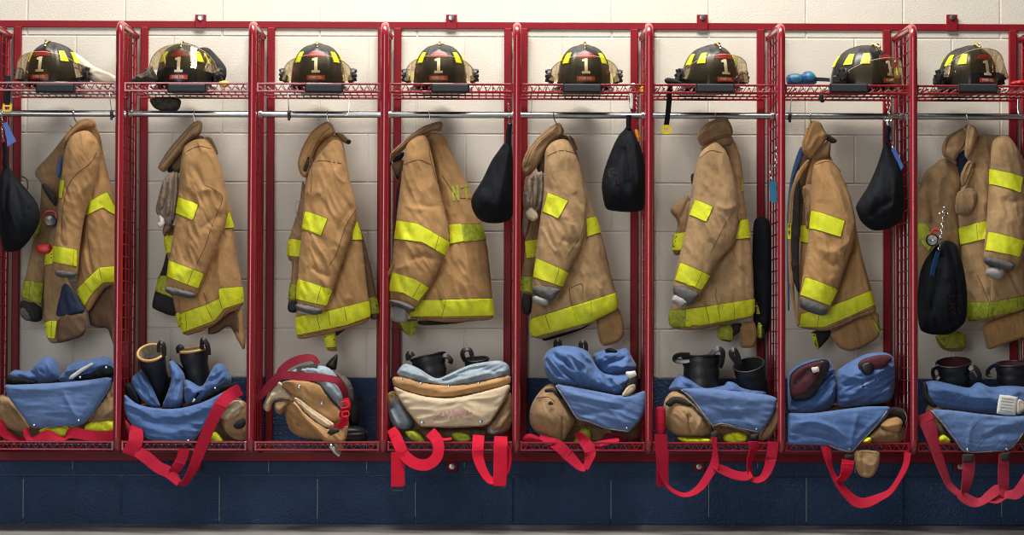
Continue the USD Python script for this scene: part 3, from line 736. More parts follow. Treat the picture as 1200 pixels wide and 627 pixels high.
chain(t, P('T2', '548,425 550,470 556,520'), -.36, .004); chain(t, P('T2', '585,440 586,490 584,530'), -.36, .004)
t.add('snap_clip', Cloth(P('T2', '536,400 575,384 578,400 552,412 568,440 566,520 554,520 552,440'), -.37, .006, noise=None).mesh, 'white_label', 50)
t.add('orange_tab', Cloth(P('M2', '572,115 590,130 602,165 598,195 588,180 578,150'), -.36, .008, noise=None).mesh, 'orange_plastic', 50)
t = Thing('key_chain', 'silver snap clip on the rod above the black bag right of the NT coat', 'key chain'); chain(t, P('M1', '1180,5 1186,40 1184,70 1188,100'), -.36, .005)

# ------------------------------------------------------------------ black drawstring bags
def bag(label, px, Y, T, folds, neck=None, loop=None, **k):
    t = Thing('drawstring_bag', label, 'bag', None)
    c = Cloth(px, Y, T, pw=.55, folds=folds, noise=k.pop('noise', (.007, 40, 10, 80)), **k)
    t.add('body', c.mesh, 'black_nylon', 60)
    if neck is not None: t.add('gathered_neck', tube(W(spline(neck), Y-.01), .010, 8, flat=.8), 'black_nylon', 50)
    if loop is not None: t.add('drawcord', tube(W(spline(loop), Y-.02), .0028, 6), 'dark_trim', 40)
    return t, c
bag('black drawstring bag hanging at the left edge of the picture', P('M0', '-16,420 -12,330 5,300 22,288 40,310 70,355 120,410 160,460 178,510 172,570 130,640 85,690 30,700 0,690 -16,600'), -.34, .08, [(P('M0', '25,300 30,420 20,600'), 4, -.012), (P('M0', '40,320 100,500 90,660'), 5, -.01), (P('M0', '70,360 150,500'), 3, .008)], P('M0', '22,300 25,240 20,190'), P('M0', '100,345 125,360 130,400 118,420'))
bag('black drawstring bag hanging right of the NT coat', P('M1', '1005,452 1020,420 1065,350 1100,270 1140,215 1165,180 1185,170 1200,200 1205,300 1205,520 1190,548 1140,565 1070,562 1030,535 1008,490'), -.30, .075, [(P('M1', '1180,190 1110,330 1060,430'), 5, -.012), (P('M1', '1185,200 1150,400 1120,540'), 5, .010), (P('M1', '1060,480 1120,520 1200,500'), 6, -.008)], P('M1', '1180,190 1182,140 1188,100'))
t, c = bag('black drawstring bag with faint red print hanging at right of its coat', P('M2', '532,120 545,92 560,118 592,165 618,240 628,300 626,480 612,505 560,512 500,508 442,500 430,455 420,385 432,320 452,260 480,190 505,145'), -.32, .08, [(P('M2', '540,110 500,230 470,330'), 4, -.014), (P('M2', '545,110 530,260 545,420'), 4, -.014), (P('M2', '550,115 580,250 590,420'), 4, .010), (P('M2', '545,120 520,220'), 3, .012)], P('M2', '548,125 545,95 548,60'))
for ln_ in ('478,310 460,312 452,325 456,345 470,352', '470,330 490,335 500,322', '480,350 478,390', '498,345 490,360 500,380 482,385'):
    t.add('red_print', c.patch(LineString(P('M2', ln_)).buffer(.4), .0012, 1.2), 'dark_red_print', 50, label='faint dark red monogram print')
bag('dark bag in the shade between the strap-helmet coat and the divider', P('M2', '1130,560 1150,535 1170,530 1200,545 1215,600 1220,800 1214,1000 1198,1085 1160,1090 1132,1060 1125,800'), -.085, .03, [(P('M2', '1150,540 1160,800 1150,1060'), 4, -.01)])
bag('black teardrop bag hanging right of the blue-lined coat', P('M3', '545,215 560,165 575,200 600,235 635,300 645,360 650,450 648,500 636,548 600,580 550,596 500,598 470,580 440,550 425,510 418,484 445,440 475,395 505,330 530,265'), -.34, .085, [(P('M3', '560,180 520,340 480,480'), 6, .008), (P('M3', '470,540 520,490 580,460'), 6, -.012), (P('M3', '565,190 620,330 640,480'), 6, -.010), (P('M3', '520,560 560,520'), 5, -.008)], P('M3', '560,190 558,150 562,110'))
# ------------------------------------------------------------------ turnout coats
_seed = [10]
def piece(t, name, px, Y, T, mt, label=None, parent=None, **k):
    if name in ('collar', 'tail', 'collar_tab', 'pocket_flap', 'back_panel', 'clip'): k.setdefault('sm', 1)
    if name in ('collar', 'pocket_flap', 'collar_tab'): T = min(T, .022)
    if name == 'tail': T = min(T, .010)
    if name in ('bib', 'waistband', 'facing', 'seat_panel', 'fly_flap'):
        k.setdefault('sm', 1); T = min(T, .024); k['pw'] = .24
    if name in ('leg', 'ankle_band', 'suspender_bunch', 'cuff_roll') and 'turnout_trousers' in t.path:
        a_, b_ = W([[600, 500], [600, 530]], Y-.6*T)[:, 2]
        px = np.array(px, float); px[:, 1] = np.minimum(px[:, 1], 500 + 30*(a_-ZLOW-.002)/(a_-b_))
    _seed[0] += 1; k.setdefault('seed', _seed[0])
    c = Cloth(px, Y, T, **k); c.h = t.add(name, c.mesh, mt, 60, parent=parent, label=label)
    if name in ('collar', 'tail', 'pocket_flap', 'fly_flap', 'collar_tab', 'facing', 'front_edge') and parent is None:
        g = c.poly.buffer(-2.2)
        g = max(g.geoms, key=lambda q: q.area) if hasattr(g, 'geoms') else g
        if not g.is_empty and g.length > 25:
            k = int(g.length/2.5); p = np.array([g.exterior.interpolate(i/k, normalized=True).coords[0] for i in range(k+1)])
            X = W(p, c.Yr); X[:, 1] = c.y(p) - .0002
            t.add('topstitching', tube(X, .0009, 5, False), 'seam_thread', 40, parent=c.h)
    return c
def stripe(t, c, px, mt='lime_stripe', name='reflective_stripe', off=.0035, label=None, splits=()):
    m = c.patch(px, off)
    if m is None: return
    b = c.patch(Polygon(px).buffer(.75), off-.0014, grow=.6)
    h = t.add(name, m, mt, 60, parent=c.h, label=label)
    if b is not None: t.add('stitching', b, 'stripe_stitch', 60, parent=c.h)
    for ln in splits: t.add('seam', seam(c, ln, .0012, off+.0002), 'stripe_stitch', 40, parent=c.h)
def seams(t, c, *lines):
    for ln in lines: t.add('seam', seam(c, ln), 'seam_thread', 40, parent=c.h)
def coat(label): return Thing('turnout_coat', label, 'coat', None)
def m(k, s, low=False): return P(('L%d' if low else 'M%d') % k, s)
YBODY, YSL, YFAR, YCOL = -.19, -.275, -.12, -.235

# coat 1 -------------------------------------------------------------
t = coat('tan turnout coat hanging open on the leftmost hook, flashlight at its chest')
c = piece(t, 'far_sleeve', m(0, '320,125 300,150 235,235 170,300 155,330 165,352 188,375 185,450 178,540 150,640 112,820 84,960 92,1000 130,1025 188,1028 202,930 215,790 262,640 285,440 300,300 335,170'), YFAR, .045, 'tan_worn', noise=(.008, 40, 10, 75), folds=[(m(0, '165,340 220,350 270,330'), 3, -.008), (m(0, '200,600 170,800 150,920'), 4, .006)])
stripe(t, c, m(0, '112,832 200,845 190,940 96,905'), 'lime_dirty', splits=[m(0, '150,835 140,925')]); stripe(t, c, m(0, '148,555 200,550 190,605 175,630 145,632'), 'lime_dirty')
c2 = piece(t, 'cuff', m(0, '96,912 190,942 195,1020 160,1030 120,1020 84,965'), YFAR-.02, .04, 'dark_trim', parent=c.h); piece(t, 'wristlet', m(0, '86,968 110,955 140,985 150,1020 120,1024 92,1000'), YFAR-.045, .025, 'grey_cuff', parent=c.h)
c = piece(t, 'back_panel', m(0, '410,860 548,840 556,950 565,1030 545,1085 530,1142 515,1100 502,1055 455,1055 410,1040'), -.13, .03, 'tan_inside', folds=[(m(0, '540,870 555,1000 532,1120'), 4, .012)])
piece(t, 'tail_edge', m(0, '535,860 550,850 556,950 566,1030 545,1085 530,1140 518,1090 530,1030 545,980'), -.15, .012, 'tan_worn')
c = piece(t, 'front_panel', m(0, '265,500 285,300 330,300 360,560 345,700 300,800 330,860 385,945 405,985 402,1090 300,1122 225,1132 205,1050 200,900 210,720 235,600'), -.20, .03, 'tan_worn', folds=[(m(0, '250,620 235,900 225,1060'), 4, .010)])
piece(t, 'lining', m(0, '290,845 320,850 385,948 402,985 285,1005 250,1010 275,920'), -.225, .012, 'navy_lining', label='dark navy inner lining')
piece(t, 'inner_hem', m(0, '265,1012 300,1003 403,980 402,1088 300,1122 262,1128'), -.232, .016, 'tan_inside')
stripe(t, c, m(0, '202,1038 235,1022 270,1022 258,1105 228,1100'), 'lime_stripe', splits=[m(0, '245,1025 240,1100')])
stripe(t, c, m(0, '208,700 250,690 250,756 208,760'))
piece(t, 'closure_strip', m(0, '188,388 210,372 268,450 262,492 240,470'), -.235, .01, 'dark_trim', label='black hook and loop strip')
piece(t, 'lining', m(0, '272,262 292,245 285,340 270,358 258,330'), -.20, .012, 'blue_lining', label='blue inner lining')
c = piece(t, 'body', m(0, '345,130 400,85 440,95 465,160 475,230 500,330 530,450 548,600 552,760 552,845 490,860 450,915 405,990 378,935 352,880 355,760 370,650 350,300'), YBODY, .06, 'tan_canvas', folds=[(m(0, '455,200 450,330 400,500 375,700'), 4, -.016), (m(0, '410,650 420,720 440,830'), 2.5, -.012), (m(0, '400,690 415,780 470,850'), 3, .008), (m(0, '500,520 510,700'), 5, .007)])
stripe(t, c, m(0, '385,488 412,428 432,428 432,462 500,420 532,492 532,525 485,492 430,520 385,540')); 
stripe(t, c, m(0, '355,880 400,838 470,775 556,765 556,836 482,842 440,882 392,952'), splits=[m(0, '470,775 480,842'), m(0, '395,842 432,890')])
seams(t, c, m(0, '412,600 420,690 442,780 446,810'), m(0, '372,700 385,790 400,838'))
c = piece(t, 'near_sleeve', m(0, '320,150 400,120 450,170 462,230 450,310 442,370 415,450 385,545 370,650 360,760 354,822 250,818 243,750 246,650 265,540 272,440 285,300 295,220'), YSL, .055, 'tan_canvas', folds=[(m(0, '435,180 430,250 458,290'), 3, -.010), (m(0, '300,560 285,640 320,680'), 3, -.007), (m(0, '340,400 300,520'), 5, .006), (m(0, '445,370 380,420 350,500'), 5, .008)])
stripe(t, c, m(0, '276,360 303,368 291,448 265,442')); stripe(t, c, m(0, '243,670 356,690 353,767 242,745'), splits=[m(0, '345,690 342,765')])
seams(t, c, m(0, '450,235 420,290 350,350 310,430 290,560 290,620'), m(0, '300,200 340,150'))
piece(t, 'cuff', m(0, '250,778 356,790 352,822 256,818'), YSL-.012, .035, 'grey_cuff', parent=c.h)
c = piece(t, 'collar', m(0, '288,205 300,150 345,105 372,78 435,72 452,108 432,122 392,122 350,150 318,185 296,225'), YCOL, .034, 'tan_canvas', folds=[(m(0, '300,200 350,130 420,95'), 3, .008)], noise=(.004, 30, 8, 140))
seams(t, c, m(0, '300,215 350,140 430,112'))
# flashlight on the coat
f = Thing('flashlight', 'black flashlight with chrome lens and red ring clipped to the leftmost coat', 'flashlight')
cc = W(P('M0', '232,553'), -.25)[0]
f.add('body', lathe(cc+[0, .05, 0], (0.1, -1, -.05), [(0, 0), (.014, 0), (.014, .03), (.024, .042), (.024, .055), (.020, .056), (.019, .050), (0, .048)], 20), 'black_plastic', 40)
f.add('reflector', lathe(cc+[0, .002, 0], (0.1, -1, -.05), [(0, 0), (.006, .002), (.019, .009), (.0185, .004), (0, -.002)], 20), 'lens_white', 40)
f.add('ring', tube(W(spline(P('M0', '205,545 208,520 232,508 258,515 262,540')), -.255), .003, 6), 'red_plastic', 40)
t, c = soft('red_tool', 'red plastic tool clipped low on the front of the leftmost coat', 'tool', P('L0', '165,125 180,105 240,102 240,150 175,148'), -.24, .014, 'red_plastic', noise=None)

# coat 2 -------------------------------------------------------------
t = coat('tan turnout coat with leather gloves hung at its front, above the tan-rimmed boots')
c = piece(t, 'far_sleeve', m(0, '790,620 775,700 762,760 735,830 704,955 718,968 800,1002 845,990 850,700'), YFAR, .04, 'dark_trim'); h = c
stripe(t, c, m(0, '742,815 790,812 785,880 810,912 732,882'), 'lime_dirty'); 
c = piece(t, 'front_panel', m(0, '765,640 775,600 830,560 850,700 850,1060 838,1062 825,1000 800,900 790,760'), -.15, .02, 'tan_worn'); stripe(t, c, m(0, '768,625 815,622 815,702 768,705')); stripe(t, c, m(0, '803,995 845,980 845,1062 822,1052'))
c = piece(t, 'back_panel', m(0, '1000,1000 1060,960 1132,955 1138,1030 1148,1105 1142,1165 1120,1130 1095,1080 1070,1040 1010,1085 960,1085'), -.13, .025, 'tan_inside', folds=[(m(0, '1110,980 1115,1060 1135,1140'), 4, .012)])
piece(t, 'tail_edge', m(0, '1105,990 1134,960 1140,1040 1148,1105 1140,1165 1118,1125 1095,1085 1110,1030'), -.15, .012, 'tan_canvas')
c = piece(t, 'body', m(0, '855,190 920,160 965,158 1000,215 1032,300 1052,400 1082,520 1092,640 1110,760 1132,860 1134,962 1062,985 1005,1040 930,1075 850,1098 835,1000 820,800 835,400'), YBODY, .06, 'tan_canvas', folds=[(m(0, '1060,560 1010,740 960,900'), 5, -.018), (m(0, '1020,640 1030,800 1035,930'), 4, .008), (m(0, '960,900 985,980 1000,1030'), 2, -.008)])
stripe(t, c, m(0, '1068,508 1092,585 1046,588')); stripe(t, c, m(0, '834,992 960,950 1030,918 1028,872 1130,862 1134,935 1050,962 1000,1020 850,1076'), splits=[m(0, '965,950 998,1025'), m(0, '868,985 872,1065'), m(0, '1028,918 1040,965')])
seams(t, c, m(0, '955,890 985,980 1000,1020'), m(0, '850,1085 1010,1030 1060,975 1132,948'))
c = piece(t, 'near_sleeve', m(0, '850,205 900,170 958,165 1000,230 1040,360 1062,460 1056,560 1020,660 962,800 925,880 905,920 830,905 766,888 778,820 790,700 810,600 828,420 838,290'), YSL, .06, 'tan_canvas', folds=[(m(0, '940,420 1000,410 1050,450'), 4, .008), (m(0, '940,600 980,560 1040,520'), 4, -.007), (m(0, '870,250 880,420'), 6, .006), (m(0, '1010,250 1030,330'), 3, -.007)])
stripe(t, c, m(0, '835,443 932,480 906,552 820,515')); stripe(t, c, m(0, '786,738 950,800 922,868 777,812'), splits=[m(0, '905,785 878,850')])
seams(t, c, m(0, '965,390 1005,410 1040,450 1000,560 960,680 920,760'), m(0, '870,230 925,205 985,215'))
piece(t, 'cuff', m(0, '773,852 920,888 905,922 830,906 766,890'), YSL-.012, .04, 'grey_cuff', parent=c.h)
c = piece(t, 'collar', m(0, '733,300 790,212 850,145 900,92 925,82 945,90 946,120 938,150 900,168 868,195 850,230 820,265 790,302 768,328 748,318'), YCOL, .034, 'tan_worn', folds=[(m(0, '760,310 840,215 920,130'), 3, .010), (m(0, '790,300 840,250 860,190'), 2, -.008)], noise=(.005, 40, 8, 130))
seams(t, c, m(0, '750,300 830,205 900,120 935,100'))
piece(t, 'neck', m(0, '790,300 840,215 900,150 965,158 930,210 870,250 845,330 815,330'), -.19, .03, 'tan_inside')
piece(t, 'lining', m(0, '780,305 832,258 830,300 800,330 780,325'), -.20, .015, 'dark_trim')
piece(t, 'collar_tab', m(0, '950,160 985,160 1002,190 1022,240 1008,248 985,210'), -.16, .02, 'tan_worn')
def gloves(label, main, thumb, clipo, tabmat, fl, fingers=()):
    g = Thing('leather_gloves', label, 'gloves')
    for q in fingers: piece(g, 'glove_finger', q, -.268, .024, 'glove_leather', pw=.5, noise=(.006, 14, 5, 80))
    a = piece(g, 'glove', main, -.245, .035, 'glove_leather', folds=fl, noise=(.010, 30, 7, 80)); piece(g, 'glove', thumb, -.22, .025, 'glove_leather', noise=(.010, 20, 7, 80))
    b = piece(g, 'clip', clipo, -.27, .008, tabmat, noise=None)
gloves('worn grey-brown leather gloves at the front of the coat above the tan-rimmed boots', m(0, '780,335 830,318 838,400 822,500 808,575 775,580 765,545 735,530 722,500 738,440 755,375'), m(0, '770,560 812,570 800,600 778,612 770,635 756,605 765,575'), m(0, '735,530 750,518 770,540 768,580 745,590 732,570 745,555'), 'white_label', [(m(0, '800,340 770,430 745,510'), 2, -.010), (m(0, '815,340 800,450 790,550'), 2, -.010), (m(0, '785,360 755,470'), 2, .006)], [m(0, '758,365 778,350 785,420 765,500 748,515 735,500 745,430'), m(0, '785,350 806,335 812,420 796,520 780,545 768,525 778,440'), m(0, '812,330 832,320 838,400 826,500 812,560 798,545 806,440')])

# coat 3 -------------------------------------------------------------
t = coat('tan turnout coat hanging above the rolled tan trousers')
c = piece(t, 'back_panel', m(1, '470,560 500,620 545,800 575,980 572,1015 530,1018 500,900'), YFAR, .02, 'tan_inside'); stripe(t, c, m(1, '515,918 562,912 574,985 525,992'), 'lime_dirty')
c = piece(t, 'far_sleeve', m(1, '215,350 240,420 235,640 215,720 205,800 192,985 144,978 150,930 160,850 170,745 145,735 150,640 165,600 188,520 205,450'), YFAR, .035, 'tan_worn')
stripe(t, c, m(1, '156,638 215,645 205,722 144,716')); stripe(t, c, m(1, '158,850 200,855 195,920 152,920'), 'lime_dirty')
piece(t, 'cuff', m(1, '150,925 195,925 192,988 144,980'), YFAR-.02, .025, 'dark_trim', parent=c.h)
t.add('cord', tube(W(spline(m(1, '222,468 205,458 188,470 186,510 192,540')), -.18), .0016, 5), 'white_knit', 40, parent=c.h, label='white cord')
c = piece(t, 'tail', m(1, '316,1080 366,1070 374,1148 382,1165 335,1165 328,1140'), -.15, .012, 'tan_worn'); stripe(t, c, m(1, '316,1085 366,1070 374,1145 328,1147'))
piece(t, 'inner_hem', m(1, '370,1050 470,1010 500,1010 400,1075 372,1100'), -.13, .012, 'dark_trim')
c = piece(t, 'body', m(1, '262,200 300,160 340,140 400,160 420,260 440,380 470,490 492,640 515,850 528,940 533,1025 440,1055 330,1085 195,1114 184,1080 184,1005 200,800 215,500 235,300'), YBODY, .06, 'tan_canvas', folds=[(m(1, '460,560 400,760 345,960'), 5, -.018), (m(1, '470,700 480,850 500,950'), 5, .007), (m(1, '380,880 420,960 430,1030'), 3, -.006)])
stripe(t, c, m(1, '470,555 495,640 450,645 455,600')); stripe(t, c, m(1, '183,1005 345,975 525,928 532,1000 420,1040 190,1088'), splits=[m(1, '283,990 298,1060'), m(1, '340,978 347,1045'), m(1, '415,960 425,1025')])
seams(t, c, m(1, '190,1098 340,1066 530,1012'))
c = piece(t, 'near_sleeve', m(1, '245,310 290,240 350,170 400,175 416,270 440,380 475,485 455,600 402,750 372,830 342,920 318,992 250,990 186,972 190,860 196,740 212,600 222,430'), YSL, .06, 'tan_canvas', folds=[(m(1, '372,310 385,350 420,380'), 3, .009), (m(1, '460,480 400,560 360,700'), 4, -.007), (m(1, '260,770 300,800 350,810'), 3, -.007), (m(1, '300,300 290,440'), 6, .006), (m(1, '350,220 395,300'), 4, -.006)])
stripe(t, c, m(1, '232,508 336,546 306,624 214,590')); stripe(t, c, m(1, '196,826 352,876 326,950 181,918'), splits=[m(1, '305,862 285,936')])
seams(t, c, m(1, '250,290 300,272 400,285'), m(1, '472,490 420,580 380,700 345,760'), m(1, '262,260 258,420'))
piece(t, 'cuff', m(1, '182,935 318,962 302,990 262,996 183,974'), YSL-.012, .04, 'grey_cuff', parent=c.h); piece(t, 'wristlet', m(1, '190,970 255,985 250,996 225,992 190,985'), YSL-.025, .012, 'white_knit', parent=c.h)
c = piece(t, 'collar', m(1, '193,275 215,205 258,132 315,92 345,88 372,130 365,152 318,165 275,225 252,300 240,350 222,352 205,335 195,300'), YCOL, .034, 'tan_canvas', folds=[(m(1, '215,300 260,190 330,115'), 3, .010), (m(1, '300,170 320,120'), 2, -.006)], noise=(.005, 40, 8, 120))
seams(t, c, m(1, '270,220 300,165 345,120'))
piece(t, 'closure_strip', m(1, '215,318 248,242 250,270 236,328'), -.285, .006, 'dark_trim')
piece(t, 'collar_tab', m(1, '362,145 400,140 432,172 446,180 440,195 415,192 390,170'), -.17, .02, 'tan_worn'); piece(t, 'tab_tip', m(1, '425,172 446,175 442,196 420,194'), -.185, .01, 'dark_trim')

# coat 4 -------------------------------------------------------------
t = coat('tan turnout coat with lime letters NT on its back')
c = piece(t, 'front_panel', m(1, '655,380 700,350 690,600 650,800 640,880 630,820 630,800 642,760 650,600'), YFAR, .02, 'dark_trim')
c = piece(t, 'tail', m(1, '650,1020 755,1010 755,1030 738,1092 715,1092 660,1050'), -.13, .015, 'tan_inside'); stripe(t, c, m(1, '675,1030 758,1022 752,1045 735,1092 700,1082'), 'lime_dirty')
piece(t, 'inner_hem', m(1, '740,1020 1000,1015 980,1030 880,1040 770,1045'), -.12, .015, 'dark_trim')
c = piece(t, 'body', m(1, '770,160 830,130 880,150 902,215 950,300 1000,400 1050,560 1080,650 1095,780 1110,970 1112,1018 1000,1025 900,1032 715,1010 700,950 760,700 780,400'), YBODY, .065, 'tan_canvas', folds=[(m(1, '820,240 850,400 900,570 900,700 820,880'), 5, -.02), (m(1, '890,200 930,330 985,560'), 6, .007), (m(1, '980,600 990,800 1000,950'), 6, .008), (m(1, '915,740 905,850 920,960'), 4, -.007)])
stripe(t, c, m(1, '900,573 960,570 975,650 908,662')); stripe(t, c, m(1, '960,572 1062,570 1080,640 975,652'), 'lime_dirty'); stripe(t, c, m(1, '720,985 760,925 870,925 872,1000 715,1000')); stripe(t, c, m(1, '870,925 1108,917 1112,995 872,1000'), 'lime_stripe', splits=[m(1, '888,925 872,998')])
seams(t, c, m(1, '870,340 940,440 1000,450 1030,480'), m(1, '720,1008 900,1012 1110,1008'))
for ln_, w_ in (('926,458 919,392', .9), ('919,392 948,456', .9), ('948,456 941,384', .9), ('962,398 990,388', .9), ('976,394 987,452', .9)):
    t.add('letter_stroke', c.patch(LineString(m(1, ln_)).buffer(w_, cap_style='square'), .0025, 1.2), 'lime_dirty', 50, parent=c.h, label='lime letter stroke of NT')
c = piece(t, 'near_sleeve', m(1, '700,190 755,150 800,150 825,255 852,380 892,560 906,650 880,720 832,830 802,880 772,930 745,965 690,955 626,932 628,820 640,700 652,560 672,400 688,280'), YSL, .065, 'tan_canvas', folds=[(m(1, '760,470 800,490 870,480'), 4, -.006), (m(1, '690,480 740,500 800,500'), 4, .005), (m(1, '720,740 780,720 850,740'), 4, -.007), (m(1, '740,230 720,420'), 7, .006), (m(1, '650,780 720,760'), 4, .005)])
stripe(t, c, m(1, '660,552 760,570 906,655 882,714 780,655 648,637'), splits=[m(1, '856,625 838,690')]); stripe(t, c, m(1, '640,797 740,828 806,864 757,928 690,890 620,880'), splits=[m(1, '772,845 735,910')])
seams(t, c, m(1, '690,290 760,270 820,290'), m(1, '810,170 815,260 850,380'))
piece(t, 'cuff', m(1, '622,920 680,925 748,958 735,985 690,965 624,942'), YSL-.015, .045, 'grey_cuff', parent=c.h); piece(t, 'wristlet', m(1, '632,945 690,955 714,972 706,1034 660,1030 624,1016'), YSL+.005, .035, 'white_knit', parent=c.h, label='white knitted wristlet')
c = piece(t, 'collar', m(1, '624,238 660,205 705,165 770,115 832,92 866,85 876,105 862,138 835,132 790,152 722,192 692,222 650,250 636,268 632,300 626,285'), YCOL, .034, 'tan_worn', folds=[(m(1, '640,245 720,175 830,115'), 3, .010), (m(1, '840,130 860,100'), 3, .006)], noise=(.005, 40, 8, 150))
seams(t, c, m(1, '630,248 700,185 800,125 860,98'))
piece(t, 'lining', m(1, '635,262 695,222 692,258 642,288'), -.20, .02, 'dark_trim', label='black collar lining')
c = piece(t, 'collar_tab', m(1, '628,285 640,278 692,262 690,300 670,350 658,372 645,345'), -.20, .03, 'tan_worn'); piece(t, 'tab_tip', m(1, '640,308 655,305 672,345 660,368'), -.245, .008, 'dark_trim')
t.add('strap', ribbon(np.c_[m(1, '642,755 628,790 612,810'), [1.5]*3], .016, -.30), 'tan_worn', 40)

# coat 5 -------------------------------------------------------------
t = coat('tan turnout coat with gloves tucked in front, left of the drawstring bag with red print')
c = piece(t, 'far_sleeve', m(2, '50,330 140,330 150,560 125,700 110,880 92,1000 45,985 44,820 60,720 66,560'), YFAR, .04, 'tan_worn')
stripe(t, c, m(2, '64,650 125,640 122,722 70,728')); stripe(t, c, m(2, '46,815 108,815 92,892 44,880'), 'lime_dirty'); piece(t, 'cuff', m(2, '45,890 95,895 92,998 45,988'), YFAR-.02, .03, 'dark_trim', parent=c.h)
c = piece(t, 'tail', m(2, '390,985 440,970 498,950 524,1025 527,1090 505,1115 480,1130 425,1142 405,1110'), -.14, .014, 'tan_canvas', folds=[(m(2, '500,1040 515,1090'), 4, .008)])
piece(t, 'inner_hem', m(2, '140,1095 300,1060 390,1030 300,1075 180,1110 145,1120'), -.12, .012, 'dark_trim')
c = piece(t, 'body', m(2, '180,180 262,152 298,205 330,320 362,450 402,560 432,660 472,830 492,900 499,968 395,1012 345,1052 240,1080 145,1110 85,1098 88,1000 100,900 150,400'), YBODY, .06, 'tan_canvas_b', folds=[(m(2, '350,600 330,760 260,860 220,920'), 5, -.018), (m(2, '380,660 410,800 430,920'), 6, .008), (m(2, '265,880 280,960 320,1040'), 2.5, -.012), (m(2, '150,920 165,990 185,1060'), 2.5, -.008), (m(2, '330,760 345,900 370,1000'), 4, .006)])
stripe(t, c, m(2, '348,545 395,533 417,606 350,628')); stripe(t, c, m(2, '85,1020 112,1005 370,928 486,890 498,962 372,1025 112,1095 84,1090'), splits=[m(2, '155,995 180,1065'), m(2, '280,958 318,1032'), m(2, '370,930 373,1020')])
seams(t, c, m(2, '268,870 275,930 300,1000'), m(2, '270,870 325,850 330,900'), m(2, '90,1100 300,1045 370,1038 498,972'))
c = piece(t, 'near_sleeve', m(2, '155,215 200,172 262,165 300,240 330,320 352,460 346,640 292,740 252,820 222,895 208,930 150,920 95,900 92,880 106,740 126,600 145,440 152,300'), YSL, .06, 'tan_canvas_b', folds=[(m(2, '290,420 320,470 350,480'), 4, -.007), (m(2, '230,640 280,660 320,640'), 4, -.008), (m(2, '280,560 260,680'), 5, .007), (m(2, '200,260 180,400'), 6, .006)])
stripe(t, c, m(2, '170,424 261,462 216,545 147,510')); stripe(t, c, m(2, '116,730 268,798 236,862 102,816'), splits=[m(2, '220,778 200,848')])
seams(t, c, m(2, '165,250 230,225 300,238'), m(2, '350,470 330,600 260,720'))
piece(t, 'cuff', m(2, '98,848 236,865 215,900 188,935 92,895'), YSL-.012, .045, 'grey_cuff', parent=c.h); piece(t, 'wristlet', m(2, '100,895 180,915 172,945 160,955 92,932'), YSL-.01, .04, 'white_knit', parent=c.h, label='white knitted wristlet')
c = piece(t, 'collar', m(2, '45,290 62,240 85,198 150,132 212,92 228,96 245,130 238,152 182,185 155,230 130,285 105,318 70,352 52,325'), YCOL, .034, 'tan_worn', folds=[(m(2, '70,310 120,200 210,120'), 4, .012), (m(2, '210,95 225,150'), 2, -.006)], noise=(.006, 40, 8, 130))
seams(t, c, m(2, '60,300 110,200 215,115'), m(2, '150,225 185,175 240,140'))
piece(t, 'neck', m(2, '110,320 160,215 225,145 275,158 225,220 175,260 150,340'), -.19, .03, 'tan_inside')
piece(t, 'lining', m(2, '112,310 152,240 150,310 120,318'), -.20, .015, 'dark_trim'); piece(t, 'collar_tab', m(2, '262,150 285,160 305,205 310,225 296,222 280,190'), -.15, .02, 'tan_worn')
gloves('worn leather gloves with a tan clip tucked into the coat left of the drawstring bag', m(2, '80,340 145,315 150,400 142,480 120,520 85,510 55,500 50,440 60,380'), m(2, '55,480 95,500 80,600 60,640 48,600'), m(2, '62,508 90,475 128,535 100,560 70,540'), 'cream_canvas', [(m(2, '120,330 80,420 65,500'), 2, -.010), (m(2, '135,340 115,440 105,510'), 2, -.010)], [m(2, '72,355 95,340 98,430 84,500 66,510 58,480 62,410'), m(2, '100,338 122,325 128,420 112,500 94,505 92,440'), m(2, '126,325 146,318 150,400 142,480 124,510 116,490 126,420')])

# coat 6 -------------------------------------------------------------
t = coat('tan turnout coat hanging under the helmet with a dangling strap')
c = piece(t, 'far_sleeve', m(2, '835,420 848,560 825,660 810,700 770,720 752,700 758,630 785,560 735,505 768,468'), YFAR, .035, 'tan_worn', folds=[(m(2, '830,440 785,555'), 2, -.008)]); stripe(t, c, m(2, '765,615 825,605 808,692 752,690'))
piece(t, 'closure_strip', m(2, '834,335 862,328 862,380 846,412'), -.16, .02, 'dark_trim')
c = piece(t, 'tail', m(2, '960,1045 1035,1040 1038,1125 965,1112'), -.11, .012, 'tan_inside'); stripe(t, c, m(2, '960,1048 1030,1045 1030,1112 964,1105'), 'lime_dirty')
piece(t, 'inner_hem', m(2, '1020,1035 1080,1030 1075,1070 1030,1100'), -.11, .01, 'dark_trim')
c = piece(t, 'tail', m(2, '1070,1030 1135,1022 1147,1070 1145,1120 1130,1148 1080,1150 1066,1140'), -.13, .014, 'tan_canvas')
c = piece(t, 'inner_hem', m(2, '1130,915 1190,920 1192,1000 1185,1120 1150,1110 1145,1010'), -.03-.06, .012, 'dark_trim'); stripe(t, c, m(2, '1135,922 1192,925 1190,990 1135,990'), 'lime_dirty'); stripe(t, c, m(2, '1150,1030 1185,1030 1180,1045 1165,1045 1165,1100 1150,1100'), 'lime_dirty')
c = piece(t, 'body', m(2, '885,205 960,170 1030,150 1060,210 1080,280 1086,400 1102,520 1118,620 1132,760 1138,920 1138,1005 1000,1035 850,1070 740,1056 736,980 790,900 840,400'), YBODY, .06, 'tan_canvas_b', folds=[(m(2, '975,185 1010,270 1050,400 1060,560'), 4, -.012), (m(2, '1065,560 980,720 930,880'), 5, -.018), (m(2, '1060,640 1075,800 1090,940'), 6, .008), (m(2, '905,880 915,960 930,1030'), 2.5, -.010), (m(2, '955,860 970,960'), 3, .006)])
